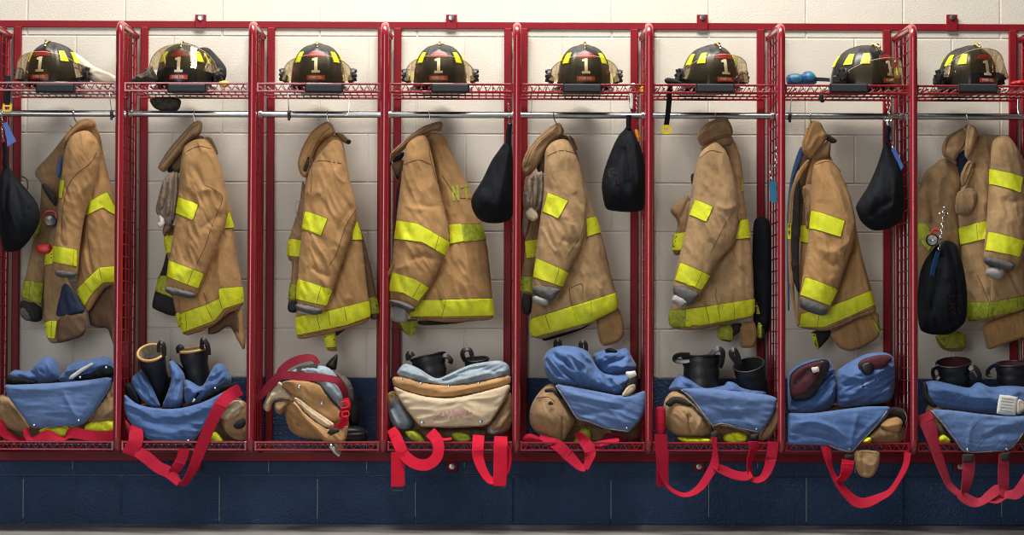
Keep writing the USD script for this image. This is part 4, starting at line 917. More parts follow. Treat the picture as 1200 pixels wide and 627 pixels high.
stripe(t, c, m(2, '1068,552 1110,545 1116,632 1040,642 1062,600')); stripe(t, c, m(2, '735,976 815,968 815,1050 738,1050'), 'lime_dirty'); stripe(t, c, m(2, '815,968 910,955 1140,920 1140,995 900,1040 815,1050'), splits=[m(2, '905,955 925,1036'), m(2, '960,945 975,1025'), m(2, '1035,935 1042,1012')])
seams(t, c, m(2, '955,870 950,905 962,940'), m(2, '740,1060 1000,1022 1138,1000'))
t.add('letter_stroke', c.patch(LineString(m(2, '1064,348 1080,346 1083,412 1072,414')).buffer(.6), .0025, 1.2), 'lime_dirty', 50, parent=c.h, label='lime letter fragment')
c = piece(t, 'near_sleeve', m(2, '880,235 920,200 962,178 1010,225 1042,330 1060,450 1064,560 1050,660 962,745 922,840 890,892 862,940 800,925 752,888 760,830 778,750 812,620 840,480 862,320'), YSL, .06, 'tan_canvas_b', folds=[(m(2, '960,200 970,320 1000,420'), 4, -.008), (m(2, '950,480 1000,500 1055,480'), 4, .007), (m(2, '920,640 960,690 1010,680'), 4, -.008), (m(2, '900,300 880,440'), 6, .006)])
stripe(t, c, m(2, '860,455 938,490 906,560 835,525')); stripe(t, c, m(2, '791,750 926,810 886,876 768,830'), splits=[m(2, '890,795 860,862')])
seams(t, c, m(2, '880,260 930,225 985,235'), m(2, '1060,470 990,580 930,700'))
piece(t, 'cuff', m(2, '757,845 888,885 858,938 830,952 800,940 756,900'), YSL-.014, .045, 'grey_cuff', parent=c.h)
piece(t, 'wristlet', m(2, '760,895 800,915 830,935 812,950 785,965 770,945 744,935'), YSL-.035, .03, 'white_knit', parent=c.h, label='white wristlet end')
c = piece(t, 'collar', m(2, '862,150 898,102 940,82 988,64 1015,78 1036,125 1034,158 960,172 888,205 872,182'), YCOL, .034, 'tan_worn', folds=[(m(2, '880,180 960,130 1030,130'), 3, -.010), (m(2, '880,150 960,95'), 4, .008)], noise=(.006, 40, 8, 150))
piece(t, 'neck', m(2, '878,200 960,150 1034,150 1040,190 980,215 900,250'), -.20, .03, 'tan_worn')
seams(t, c, m(2, '875,165 930,105 1000,80'), m(2, '880,195 960,160 1032,148'))

# coat 7 -------------------------------------------------------------
t = coat('tan turnout coat with blue lining showing along its open front')
piece(t, 'lining', m(3, '156,195 175,240 150,300 118,370 108,480 100,600 104,980 92,975 88,560 95,440 105,350 130,260'), -.16, .012, 'blue_lining', label='blue quilted inner lining')
c = piece(t, 'back_panel', m(3, '200,1070 300,1060 290,1100 240,1155 225,1150 212,1100'), -.12, .015, 'dark_trim'); stripe(t, c, m(3, '205,1080 222,1085 238,1160 222,1150'))
c = piece(t, 'tail', m(3, '290,1080 400,1010 515,960 528,1090 490,1120 440,1150 380,1167 330,1148 310,1120'), -.14, .014, 'tan_canvas', folds=[(m(3, '320,1120 400,1120 500,1080'), 5, .006)]); stripe(t, c, m(3, '482,1010 490,1012 526,1076 516,1080'), 'lime_dirty')
c = piece(t, 'body', m(3, '240,225 290,200 300,262 340,320 382,420 416,560 442,700 470,800 492,880 506,940 516,982 420,1012 330,1055 262,1074 150,1050 140,1000 160,600 175,400 205,270'), YBODY, .06, 'tan_canvas', folds=[(m(3, '395,650 350,780 300,960'), 5, -.016), (m(3, '420,680 450,820 470,930'), 6, .008)])
stripe(t, c, m(3, '140,568 200,580 200,660 140,645')); stripe(t, c, m(3, '160,990 290,955 485,880 508,942 400,990 262,1050 152,1048'), splits=[m(3, '240,975 232,1050')])
seams(t, c, m(3, '150,1052 262,1062 400,1002 512,958'))
c = piece(t, 'front_edge', m(3, '185,262 205,275 150,360 135,450 128,600 122,800 128,960 148,1035 140,1060 118,960 98,830 94,620 100,460 112,390 145,315'), -.235, .015, 'tan_canvas', noise=(.004, 40, 6, 90)); stripe(t, c, m(3, '92,565 106,568 106,640 92,640'))
piece(t, 'closure_strip', m(3, '118,400 150,345 156,420 150,560 146,780 150,910 125,850 105,760 108,560'), -.245, .012, 'dark_trim', label='black hook and loop strip')
piece(t, 'inner_front', m(3, '165,235 215,245 230,290 205,330 180,430 175,620 140,640 125,420 140,330'), -.17, .02, 'tan_inside')  # backing added in the gap; dark brown paints the shadow there
piece(t, 'pocket_flap', m(3, '158,398 188,380 212,385 226,420 215,480 200,560 195,590 178,590 175,500'), -.245, .025, 'tan_worn', folds=[(m(3, '165,410 190,500 188,580'), 2, -.01)])
c = piece(t, 'near_sleeve', m(3, '215,290 245,268 300,262 342,315 388,420 418,540 416,640 372,760 332,880 300,960 282,1000 215,985 152,950 160,860 195,640 205,500 208,400'), YSL, .06, 'tan_canvas', folds=[(m(3, '340,740 300,760 260,720'), 4, -.008), (m(3, '320,700 360,760 350,830'), 3, .008), (m(3, '260,320 240,470'), 7, .006), (m(3, '220,680 300,700 400,640'), 5, .006)])
stripe(t, c, m(3, '208,505 356,556 334,630 200,588')); stripe(t, c, m(3, '180,818 327,876 290,950 158,900'))
seams(t, c, m(3, '225,290 290,275 345,320'), m(3, '410,560 350,720'))
piece(t, 'cuff', m(3, '152,902 288,952 272,1002 215,988 150,962'), YSL-.012, .045, 'grey_cuff', parent=c.h)
c = piece(t, 'collar', m(3, '158,195 172,150 188,108 205,80 248,88 266,130 286,152 262,195 238,225 215,255 200,265 182,245 165,238'), YCOL, .034, 'tan_canvas', folds=[(m(3, '190,230 225,170 270,150'), 3, .010), (m(3, '175,200 210,110'), 4, .006)], noise=(.005, 30, 8, 110))
seams(t, c, m(3, '198,262 245,205 282,155')); 
piece(t, 'neck', m(3, '238,222 288,165 300,190 292,262 240,270 210,270'), -.20, .04, 'tan_worn'); piece(t, 'collar_tab', m(3, '255,135 285,150 325,175 322,186 305,192 285,185 262,165'), -.21, .012, 'dark_trim')

# coat 8 -------------------------------------------------------------
t = coat('tan turnout coat facing front with open standing collar, rightmost of the row')
c = piece(t, 'tail', m(3, '780,1085 920,1068 928,1165 832,1165 800,1140'), -.10, .014, 'tan_worn'); stripe(t, c, m(3, '782,1090 922,1070 926,1146 830,1150'), 'lime_dirty', splits=[m(3, '850,1085 830,1145')])
c = piece(t, 'tail', m(3, '1000,1035 1120,990 1205,965 1216,960 1216,1095 1170,1110 1100,1135 1025,1162 1015,1110'), -.13, .014, 'tan_canvas')
c = piece(t, 'front_panel', m(3, '830,255 870,270 905,310 910,400 895,440 888,520 905,600 905,900 880,1000 700,960 698,600 705,450 730,340 765,300'), -.16, .05, 'tan_worn', folds=[(m(3, '745,350 765,450 770,600'), 4, -.014), (m(3, '830,330 800,380 790,500'), 5, .007)]); stripe(t, c, m(3, '705,562 742,572 772,645 748,700 708,640'), 'lime_dirty')  # this stripe lies in shade, painted by the darker lime
piece(t, 'lining', m(3, '875,260 925,210 940,260 915,350 895,420 890,330'), -.17, .012, 'navy_lining')
c = piece(t, 'body', m(3, '985,145 1050,150 1125,150 1172,200 1215,280 1216,400 1216,700 1216,950 1200,968 1130,995 1050,1022 945,1036 930,940 915,700 900,560 898,440 940,330 960,240'), YBODY, .06, 'tan_canvas_b', folds=[(m(3, '1050,180 1040,330 1030,520 1010,640'), 4, -.014), (m(3, '1010,700 1030,820 1035,930'), 2.5, -.010), (m(3, '970,560 990,640 1020,620'), 4, .008), (m(3, '945,700 950,800'), 4, .006)])
stripe(t, c, m(3, '898,588 1025,553 1030,633 905,665'), splits=[m(3, '970,572 975,645')]); stripe(t, c, m(3, '927,935 1030,938 1170,912 1216,900 1216,962 1170,975 1030,1006 942,1015'), 'lime_dirty', splits=[m(3, '1032,938 1032,1008'), m(3, '1165,915 1172,975')])
seams(t, c, m(3, '975,805 1005,870 1030,930'), m(3, '1035,830 1038,930'), m(3, '945,1022 1050,1012 1200,972'))
c = piece(t, 'pocket_flap', m(3, '882,425 920,402 962,398 985,428 972,490 945,530 900,530 876,518'), -.245, .03, 'tan_worn', folds=[(m(3, '955,420 965,500'), 3, .008)])
piece(t, 'collar_tab', m(3, '900,345 925,290 945,265 968,285 955,320 930,380 908,402'), -.245, .02, 'tan_worn', folds=[(m(3, '940,280 915,390'), 2, -.008)])
c = piece(t, 'near_sleeve', m(3, '1055,180 1090,150 1135,148 1182,215 1216,380 1216,600 1215,690 1185,760 1155,795 1080,780 1015,755 1022,650 1036,500 1046,330'), YSL, .06, 'tan_canvas_b', folds=[(m(3, '1100,450 1140,470 1190,450'), 4, -.006), (m(3, '1080,190 1075,300'), 6, .006)])
stripe(t, c, m(3, '1047,310 1192,350 1178,422 1045,380')); stripe(t, c, m(3, '1036,605 1197,648 1176,722 1025,690'))
seams(t, c, m(3, '1050,240 1045,320'))
piece(t, 'cuff', m(3, '1018,712 1165,748 1152,795 1090,782 1012,752'), YSL-.014, .05, 'grey_cuff', parent=c.h); piece(t, 'wristlet', m(3, '1032,762 1118,772 1112,800 1095,830 1050,822 1020,806'), YSL-.01, .04, 'white_knit', parent=c.h, label='pale knitted wristlet')
c = piece(t, 'collar', m(3, '814,215 822,190 842,155 890,128 935,100 948,112 930,190 905,230 880,255 892,300 850,270 822,252'), -.20, .035, 'tan_worn', folds=[(m(3, '840,230 850,170 930,115'), 3, -.009)], noise=(.005, 30, 8, 130))
seams(t, c, m(3, '828,235 845,165 930,112'))
c = piece(t, 'collar', m(3, '935,102 960,103 978,120 986,150 965,215 948,250 940,270 922,250 925,200'), YCOL-.01, .035, 'tan_canvas_b', folds=[(m(3, '960,120 950,230'), 3, .008)], noise=(.005, 30, 8, 100))
t, c = bag('large black drawstring bag with faint red print hung inside the front-facing coat', m(3, '770,700 800,660 850,640 890,660 905,700 930,790 944,900 940,1020 900,1062 850,1090 760,1086 712,1062 708,900 718,800 740,740'), -.30, .07, [(m(3, '800,680 790,850 760,1000'), 4, -.010), (m(3, '850,660 880,800 890,1000'), 4, -.010), (m(3, '830,660 830,850'), 4, .008)])
for ln_ in ('868,905 845,905 838,925 850,945 872,942', '880,908 905,905', '890,910 888,945', '845,968 865,955 872,970 855,980 878,988 850,992', '885,960 900,985'):
    t.add('red_print', c.patch(LineString(m(3, ln_)).buffer(.4), .0012, 1.2), 'dark_red_print', 50, label='faint dark red print')
f = Thing('flashlight', 'black flashlight with silver lens and red ring clipped to the front-facing coat', 'flashlight')
cc = W(P('L3', '770,84'), -.36)[0]
ax = (-.25, -1, -.1)
f.add('body', lathe(cc+[.012, .055, .005], ax, [(0, 0), (.014, 0), (.014, .03), (.026, .042), (.026, .056), (.022, .057), (.020, .050), (0, .048)], 20), 'black_plastic', 40)
f.add('reflector', lathe(cc+[0, .004, 0], ax, [(0, 0), (.006, .002), (.020, .009), (.0195, .004), (0, -.002)], 20), 'lens_white', 40)
f.add('ring', tube(W(spline(P('L3', '758,62 775,40 800,42')), -.36), .004, 6), 'red_plastic', 40)
k = Thing('key_chain', 'silver clips and a blue strap hanging with the flashlight on the front-facing coat', 'key chain')
chain(k, P('M3', '824,490 822,540 815,580 810,640 800,690'), -.36, .005)
k.add('cross_clip', cat(tube(W(P('M3', '802,522 845,522'), -.365), .003, 6), ball(W(P('M3', '824,492'), -.365)[0], .0065), ball(W(P('M3', '804,522'), -.365)[0], .005), ball(W(P('M3', '843,522'), -.365)[0], .005)), 'chrome', 40)
k.add('split_ring', tube(W(spline(P('L3', '797,90 808,78 820,90 808,104 797,90')), -.37), .0026, 6), 'chrome', 40)
k.add('blue_strap', ribbon(np.c_[P('L3', '795,140 785,180 775,215 768,250'), [2.6]*4], .022, -.365), 'blue_plastic', 40)
# ------------------------------------------------------------------ boots
def boot(label, top, bot, rt, rb, Yt, Yb, rim='black_rubber', liner='dark_trim', loops=(), tags=()):
    t = Thing('rubber_boot', label, 'boot', None)
    p1, p0 = W(top, Yt)[0], W(bot, Yb)[0]
    ax = p1-p0; L = np.linalg.norm(ax); a = ax/L
    rt, rb = rt/297., rb/297.
    n = 10; h = np.linspace(0, 1, n)
    prof = [(0, 0)] + [(rb + (rt-rb)*x + .0025*math.sin(x*17), x*L) for x in h] + [(rt-.005, L), (rb+(rt-rb)*(1-.06/L)-.005, L-.06), (rb+(rt-rb)*(1-.11/L)-.008, L-.11), (0, L-.11)]
    t.add('shaft', lathe(p0, a, prof[:n+2], 32), 'black_rubber', 50)
    t.add('liner', lathe(p0, a, [(rt-.004, L)] + [(rb+(rt-rb)*(1-q/L)-.006-q*.05, L-q) for q in (.02, .06, .10)] + [(0, L-.10)], 32), liner, 50)
    s, u, _ = frame_of(a)
    ang = np.linspace(0, 2*math.pi, 37)
    ring = [p1 + rt*(math.cos(x)*s + math.sin(x)*u) for x in ang]
    t.add('rim', tube(ring, .0058 if rim != 'black_rubber' else .0045, 8, False), rim, 50, label='tan bound rim' if rim == 'tan_rim' else None)
    for lp, hw, dy in loops:
        q = np.c_[lp, np.full(len(lp), hw)]
        t.add('pull_loop', ribbon(q, .024, Yt+dy, .005), 'black_rubber', 40)
    return t
def stud(t, px, c, parent=None, r=.0055):
    y = float(c.y(np.atleast_2d(px))[0]); q = W(px, c.Yr)[0]; q[1] = y-.001
    t.add('press_stud', knob(q, r, (0, -1, 0)), 'galvanised', 40, parent=parent)
def hem(t, c, line, mt='quilt_thread', r=.0013, parent=None):
    t.add('stitched_edge', seam(c, line, r, .0004), mt, 40, parent=parent)
def b(k, s): return P('B%d' % k, s)
def ff(k, s): return P('F%d' % k, s)
def trousers(label): return Thing('turnout_trousers', label, 'trousers', None)
def bulk(t, px, mt='tan_worn', Y=-.20, T=.13): return piece(t, 'leg', px, Y, T, mt, noise=(.016, 24, 10, 20), pw=.4)
def webbing(t, pts, Y=-.462, w=.040, mt='red_strap', n=8, th=.0026):
    t.add('suspender', ribbon(np.asarray(pts, float), w, Y, th, n), mt, 40)
def R(px, hw, dy=None):
    hw = np.broadcast_to(np.asarray(hw, float), len(px)); dy = np.broadcast_to(np.asarray(0. if dy is None else dy, float), len(px))
    return np.c_[px, hw, dy]
YBIB, YLIN = -.395, -.29

# bundle 1 ------------------------------------------------------------
t = trousers('turnout trousers with a smooth blue bib, folded on the leftmost bottom shelf')
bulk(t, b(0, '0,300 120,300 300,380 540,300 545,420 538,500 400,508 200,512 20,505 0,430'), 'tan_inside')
piece(t, 'leg', b(0, '-20,290 40,292 80,350 120,415 140,455 90,470 40,455 0,430 -20,400'), -.33, .06, 'tan_worn', folds=[(b(0, '10,330 60,400 110,450'), 3, -.012)])
piece(t, 'leg', b(0, '520,225 542,215 545,420 470,435 400,425 420,390 480,320'), -.33, .06, 'tan_worn', folds=[(b(0, '535,280 470,370 420,420'), 3, -.012), (b(0, '540,350 480,400'), 3, .010)])
c = piece(t, 'ankle_band', b(0, '165,462 220,440 300,430 332,458 318,480 290,488 225,482'), -.34, .03, 'lime_stripe'); c = piece(t, 'ankle_band', b(0, '392,432 440,415 490,406 540,415 540,464 470,464 388,466'), -.35, .035, 'lime_stripe', folds=[(b(0, '480,410 500,460'), 3, -.006)])
piece(t, 'lining', b(0, '35,190 60,172 100,180 130,178 150,150 182,122 205,110 235,116 262,138 272,180 268,232 170,238 60,228 38,212'), YLIN, .07, 'blue_lining', folds=[(b(0, '135,180 180,200 190,230'), 2, -.014), (b(0, '205,120 235,160 240,210'), 3, .010), (b(0, '70,185 150,215'), 2, .008)], noise=(.012, 22, 8, 40))
piece(t, 'lining', b(0, '262,225 275,195 300,182 300,160 335,138 380,130 425,125 490,108 512,130 538,170 535,205 450,225 300,240'), YLIN, .07, 'blue_lining', folds=[(b(0, '300,190 350,170 440,150'), 2, .010), (b(0, '300,215 400,190 510,150'), 2, -.012)], noise=(.012, 22, 8, 160))
piece(t, 'waistband', b(0, '28,202 80,206 170,222 168,246 90,246 22,244'), -.345, .02, 'black_nylon'); c = piece(t, 'waistband', b(0, '345,212 420,185 510,148 538,175 532,205 450,222 350,228'), -.345, .02, 'black_nylon')
stud(t, b(0, '498,162'), c, c.h); stud(t, b(0, '376,208'), c, c.h)
piece(t, 'care_label', b(0, '318,218 330,200 380,165 432,138 440,146 400,172 340,215'), -.368, .004, 'white_label', noise=None, sm=0)
c = piece(t, 'bib', b(0, '15,242 60,244 100,242 200,238 300,232 420,220 522,204 515,250 482,310 432,380 388,430 330,436 270,440 155,450 110,402 62,340 28,290'), YBIB, .045, 'blue_flap', Tb=.02, pw=.45, folds=[(b(0, '30,262 250,262 500,225'), 4, .006), (b(0, '60,300 250,300 440,270'), 5, -.004), (b(0, '370,412 330,340 300,280'), 3, .005), (b(0, '365,412 420,330'), 3, .004)], noise=(.004, 40, 9, 5))
stud(t, b(0, '160,432'), c, c.h); stud(t, b(0, '370,410'), c, c.h); hem(t, c, b(0, '30,290 110,396 158,444 270,434 384,424 478,308 512,250'), parent=c.h)
webbing(t, R(b(0, '-20,420 5,430 20,470 80,500 130,505'), [4, 4, 5, 3, 3]), -.385, .035); webbing(t, R(b(0, '118,450 130,490 150,502 175,490'), [3, 3, 3, 3]), -.41, .03)
webbing(t, R(b(0, '175,500 220,480 255,492 300,498 335,470 400,478 470,486 532,480'), [5, 6, 5, 2, 6, 6, 6, 6]), -.415, .044)

# bundle 2 ------------------------------------------------------------
t = trousers('turnout trousers with blue lining around the two tan-rimmed boots')
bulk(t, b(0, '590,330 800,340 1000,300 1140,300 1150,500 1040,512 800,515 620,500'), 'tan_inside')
c = piece(t, 'leg', b(0, '1022,375 1040,340 1075,320 1150,314 1158,420 1155,508 1100,505 1060,480 1030,430'), -.34, .06, 'tan_worn', folds=[(b(0, '1050,450 1100,470 1150,460'), 3, .012), (b(0, '1060,420 1100,500'), 3, -.010)])
piece(t, 'cuff_roll', b(0, '1022,378 1040,340 1078,318 1130,316 1142,345 1120,390 1070,415 1030,405'), -.37, .045, 'cream_canvas', folds=[(b(0, '1040,390 1070,350 1120,335'), 2.5, -.014), (b(0, '1060,400 1100,360'), 2, .008)], noise=(.008, 14, 6, 140))
piece(t, 'knee_patch', b(0, '1085,432 1135,395 1150,405 1148,440 1105,455'), -.40, .012, 'dark_trim')
piece(t, 'ankle_band', b(0, '985,470 1010,460 1042,500 1045,516 980,516'), -.38, .02, 'lime_stripe')
piece(t, 'lining', b(0, '608,210 640,185 662,160 680,200 705,250 740,330 748,352 700,350 640,300 612,250'), -.33, .06, 'blue_lining', folds=[(b(0, '640,200 680,280 735,345'), 3, -.012), (b(0, '625,230 690,330'), 2, .008)], noise=(.014, 22, 8, 60))
piece(t, 'lining', b(0, '748,350 770,300 800,220 780,140 800,125 835,160 862,200 858,270 856,345 800,358'), -.30, .06, 'blue_lining', folds=[(b(0, '850,210 810,290 790,350'), 3, -.012), (b(0, '840,250 830,340'), 3, .010)], noise=(.012, 22, 8, 100))
piece(t, 'lining', b(0, '855,215 885,225 940,262 975,195 998,150 1030,140 1055,165 1085,215 1060,262 980,310 900,335 856,335'), -.31, .06, 'blue_lining', folds=[(b(0, '1010,160 1000,220 940,280 890,330'), 3, -.012), (b(0, '870,240 920,290'), 3, .008)], noise=(.014, 22, 8, 140))
piece(t, 'lining_edge', b(0, '780,118 815,135 850,160 866,190 862,235 845,180 815,150'), -.24, .03, 'navy_lining')
piece(t, 'waistband', b(0, '580,238 610,232 640,270 664,335 640,340 600,305 580,275'), -.36, .03, 'black_nylon')
c = piece(t, 'waistband', b(0, '938,305 985,268 1040,240 1110,232 1110,255 1060,268 985,308 942,325'), -.365, .02, 'black_nylon'); stud(t, b(0, '1007,260'), c, c.h)
piece(t, 'zip_edge', b(0, '898,322 925,278 932,284 906,326'), -.385, .004, 'white_label', noise=None, sm=0)
c = piece(t, 'bib', b(0, '578,282 600,305 640,335 700,350 780,358 860,352 960,322 1060,268 1100,246 1088,270 1050,300 1008,355 955,440 905,508 860,518 790,520 700,505 640,462 592,402 576,345'), YBIB, .055, 'blue_lining', Tb=.02, pw=.45, folds=[(b(0, '590,330 720,385 860,390 1000,335'), 4, .010), (b(0, '600,360 740,420 880,410 980,380'), 4, -.008), (b(0, '640,430 780,470 900,440'), 4, .006), (b(0, '700,380 820,410'), 3, -.006)], noise=(.006, 40, 8, 10))
stud(t, b(0, '882,504'), c, c.h); hem(t, c, b(0, '596,400 640,456 704,499 790,514 858,512 902,502 950,436 1004,352'), parent=c.h)
piece(t, 'bib_tab', b(0, '822,520 900,516 885,548 830,545'), -.43, .008, 'dark_trim', noise=None, sm=0)
webbing(t, R(ff(0, '1125,-55 1080,-30 1035,15 985,110 940,220 905,310 870,375 840,390'), [9, 11, 7.5, 6.5, 6.5, 5, 3.5, 3], [.05, .03, .0, -.01, -.015, -.02, -.02, -.02]), -.455, .05)
webbing(t, R(ff(0, '862,225 850,270 825,315 800,335'), [7, 6.5, 5.5, 4]), -.468, .042, 'red_strap')
webbing(t, R(ff(0, '628,110 636,150 634,190 612,232 602,252'), [4, 8, 8.2, 8.2, 7.5], [.05, .02, 0, -.008, -.01]), -.455, .058)
webbing(t, R(ff(0, '640,235 690,268 740,310 790,335 840,388'), [6, 7, 6.5, 6.5, 3], [-.0, -.01, -.015, -.02, -.02]), -.455, .05)
piece(t, 'suspender_bunch', b(0, '580,395 605,425 640,470 650,500 625,520 600,490 582,450'), -.40, .03, 'maroon_strap')
boot('black rubber boot with tan rim and grey lining showing, left of its pair', b(0, '706,93'), b(0, '752,330'), 15.8, 13.5, -.36, -.20, 'tan_rim', 'grey_liner', [(b(0, '742,92 744,55 755,45 766,62 768,108'), 2.0, -.02)])
boot('black rubber boot with tan rim seen edge-on, right of its pair', b(0, '903,78'), b(0, '935,285'), 17.2, 13.5, -.25, -.22, 'tan_rim', 'grey_liner', [(b(0, '944,78 946,36 956,34 972,62 976,105'), 2.2, -.05), (b(0, '836,95 832,72 845,64 855,80'), 2.0, -.03)])

# bundle 3 ------------------------------------------------------------
t = trousers('rolled tan turnout trousers with maroon suspenders, no blue lining')
c = piece(t, 'leg', b(1, '125,300 115,340 128,400 150,465 190,490 240,503 330,505 420,470 432,420 400,360 330,260 220,225 140,240'), -.25, .14, 'tan_canvas', folds=[(b(1, '135,400 200,425 250,440'), 3, -.016), (b(1, '150,330 140,420'), 4, .010), (b(1, '190,430 230,425 245,440'), 2, -.014), (b(1, '140,470 230,490'), 3, .010)], noise=(.010, 30, 10, 40))
piece(t, 'leg', b(1, '78,330 110,315 165,312 172,330 135,350 120,385 90,380'), -.33, .05, 'tan_worn', folds=[(b(1, '90,340 125,330 165,322'), 2, -.010), (b(1, '100,370 140,345'), 2, .008)])
piece(t, 'lining', b(1, '140,190 180,165 225,152 280,150 335,160 372,195 402,250 412,300 405,378 370,340 320,280 240,220 150,215'), -.32, .06, 'greyblue_lining', folds=[(b(1, '170,185 260,170 340,200'), 2.5, .010), (b(1, '330,240 370,300 395,360'), 2.5, .010), (b(1, '345,225 390,290'), 2, -.010)], noise=(.012, 24, 7, 60))
piece(t, 'lining', b(1, '330,160 380,185 430,215 452,260 456,330 432,345 415,280 395,225'), -.22, .06, 'grey_cuff')
c = piece(t, 'seat_panel', b(1, '120,228 200,218 300,235 330,290 400,370 405,410 370,420 300,400 230,340 170,290 120,250'), -.36, .045, 'tan_canvas', folds=[(b(1, '130,235 240,320 360,410'), 3, .008)]); stud(t, b(1, '203,254'), c, c.h, .0075); stud(t, b(1, '310,330'), c, c.h, .0075)
piece(t, 'facing', b(1, '28,345 45,310 62,270 85,240 108,224 140,262 175,300 165,318 110,312 78,322 66,365 45,372'), -.345, .03, 'cream_canvas', folds=[(b(1, '50,340 80,290 130,270'), 3, .007)])
c = piece(t, 'facing', b(1, '165,305 195,300 260,355 330,400 372,432 345,452 310,445 240,390'), -.39, .025, 'cream_canvas', folds=[(b(1, '180,312 270,380 350,440'), 2.5, .006)])
c = piece(t, 'fly_flap', b(1, '160,318 182,322 235,385 300,430 345,455 400,440 432,425 425,480 410,530 392,580 365,565 340,532 285,480 225,420'), -.405, .035, 'tan_canvas', folds=[(b(1, '180,335 270,430 350,510'), 3, .010), (b(1, '345,470 380,520 392,570'), 3, -.008)])
piece(t, 'buckle_end', b(1, '336,528 352,520 380,548 396,578 385,580 360,560'), -.445, .006, 'galvanised', noise=None, sm=0)
webbing(t, R(b(1, '-10,310 30,285 70,240 115,200 160,200 220,205 320,212 380,225 410,265 422,310'), [5, 4.5, 5, 5, 5, 5, 4, 4, 3.5, 3], [.02, 0, -.01, -.02, -.03, -.05, -.05, -.04, -.02, 0]), -.36, .038, 'maroon_strap')
webbing(t, R(b(1, '105,205 125,170 170,138 220,120 265,118 292,145'), [4.5, 4.5, 5, 4.5, 3.5, 2]), -.33, .038, 'maroon_strap')
webbing(t, R(b(1, '190,172 240,165 288,150'), [3, 3, 2]), -.36, .03, 'dark_trim', 6)
webbing(t, R(b(1, '420,305 428,345 405,385 420,400 400,440 365,462'), [2.5, 3.5, 4, 3, 5.5, 5]), -.42, .04, 'bright_strap')
t.add('adjuster', cat(tube(W(spline(b(1, '395,325 428,322 432,345 400,350 395,325')), -.44), .0028, 6), tube(W(spline(b(1, '402,372 430,368 434,388 408,392 402,372')), -.44), .0028, 6)), 'red_plastic', 40)
piece(t, 'strap_end', b(1, '332,468 350,442 385,445 392,462 350,482'), -.445, .012, 'dark_trim', noise=None, sm=0)
f = Thing('rubber_boot', 'black boot lying in the shade behind the rolled tan trousers', 'boot')
c = piece(f, 'sole', b(1, '330,440 420,430 480,438 515,455 522,500 505,520 420,520 330,515'), -.18, .06, 'black_rubber', pw=.4, noise=(.003, 60, 5, 0), folds=[(b(1, '420,470 515,465'), 1.5, -.006), (b(1, '420,488 518,484'), 1.5, -.006), (b(1, '420,504 515,502'), 1.5, -.006)])
piece(f, 'shaft', b(1, '400,230 440,225 470,300 492,380 480,438 430,440 405,330'), -.15, .05, 'black_rubber')
c = piece(f, 'pull_tab', b(1, '320,155 345,125 372,102 383,98 380,140 374,178 350,170'), -.20, .02, 'black_rubber', noise=None)

# bundle 4 ------------------------------------------------------------
t = trousers('turnout trousers with a cream bib and tan waistband, two red strap loops hanging below')
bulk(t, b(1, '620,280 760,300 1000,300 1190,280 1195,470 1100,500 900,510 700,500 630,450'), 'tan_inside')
piece(t, 'leg', b(1, '615,305 640,275 665,285 700,355 742,420 715,455 680,455 640,440 620,390'), -.33, .07, 'greyblue_lining', folds=[(b(1, '640,320 690,420'), 3, -.012), (b(1, '625,360 670,440'), 3, .010)], noise=(.012, 20, 8, 50))
piece(t, 'leg', b(1, '612,285 640,270 665,290 690,345 640,345 615,335'), -.355, .03, 'tan_canvas', folds=[(b(1, '625,290 660,340'), 3, -.008)])
piece(t, 'leg', b(1, '1185,275 1200,290 1200,440 1160,470 1090,480 1075,450 1130,370'), -.33, .07, 'tan_worn', folds=[(b(1, '1180,310 1110,440'), 3, -.014), (b(1, '1195,360 1130,460'), 3, .010)], noise=(.012, 20, 8, 130))
piece(t, 'leg', b(1, '1085,445 1130,400 1160,430 1140,470 1095,478'), -.365, .025, 'greyblue_lining')
piece(t, 'leg', b(1, '740,440 900,445 1080,440 1100,475 1000,520 800,520 700,500'), -.30, .05, 'tan_inside', folds=[(b(1, '850,450 880,510'), 3, -.01), (b(1, '990,450 1020,500'), 3, .01)])
piece(t, 'ankle_band', b(1, '690,462 730,455 765,462 802,515 770,520 720,502'), -.38, .025, 'lime_dirty'); piece(t, 'ankle_band', b(1, '908,468 960,462 1005,475 1012,505 960,515 925,502'), -.38, .025, 'lime_dirty', folds=[(b(1, '920,480 1000,500'), 2, -.006)])
piece(t, 'lining', b(1, '652,195 670,165 692,143 725,150 765,168 812,200 850,218 905,192 955,168 1005,148 1080,135 1145,128 1185,150 1194,205 1120,220 1000,245 900,252 780,240 700,218'), -.36, .034, 'greyblue_lining', folds=[(b(1, '670,175 760,200 850,235'), 3, .010), (b(1, '870,230 980,180 1100,150'), 3, -.012), (b(1, '960,225 1080,190 1180,180'), 2.5, .010), (b(1, '1060,170 1180,200'), 2.5, -.008)], noise=(.010, 30, 8, 165))
c = piece(t, 'waistband', b(1, '634,205 700,208 780,232 850,245 900,247 980,240 1060,225 1130,208 1192,196 1194,240 1140,258 1050,280 900,308 780,298 700,275 640,250'), -.385, .03, 'tan_canvas', Tb=.015, pw=.4, folds=[(b(1, '650,225 800,262 900,272 1050,245 1180,215'), 4, .005)], noise=(.004, 40, 8, 170))
for q in ('683,217', '773,236', '903,250', '1042,236'): stud(t, b(1, q), c, c.h)
c = piece(t, 'bib', b(1, '640,246 700,272 780,296 850,305 900,306 980,294 1050,276 1120,258 1186,238 1192,262 1150,340 1112,400 1080,438 1000,441 900,445 800,442 768,440 735,402 700,358 655,292'), -.40, .045, 'cream_canvas', Tb=.02, pw=.42, folds=[(b(1, '700,300 860,330 1000,310'), 5, .005), (b(1, '1080,410 1000,370 960,345'), 3, .004)], noise=(.004, 40, 9, 170))
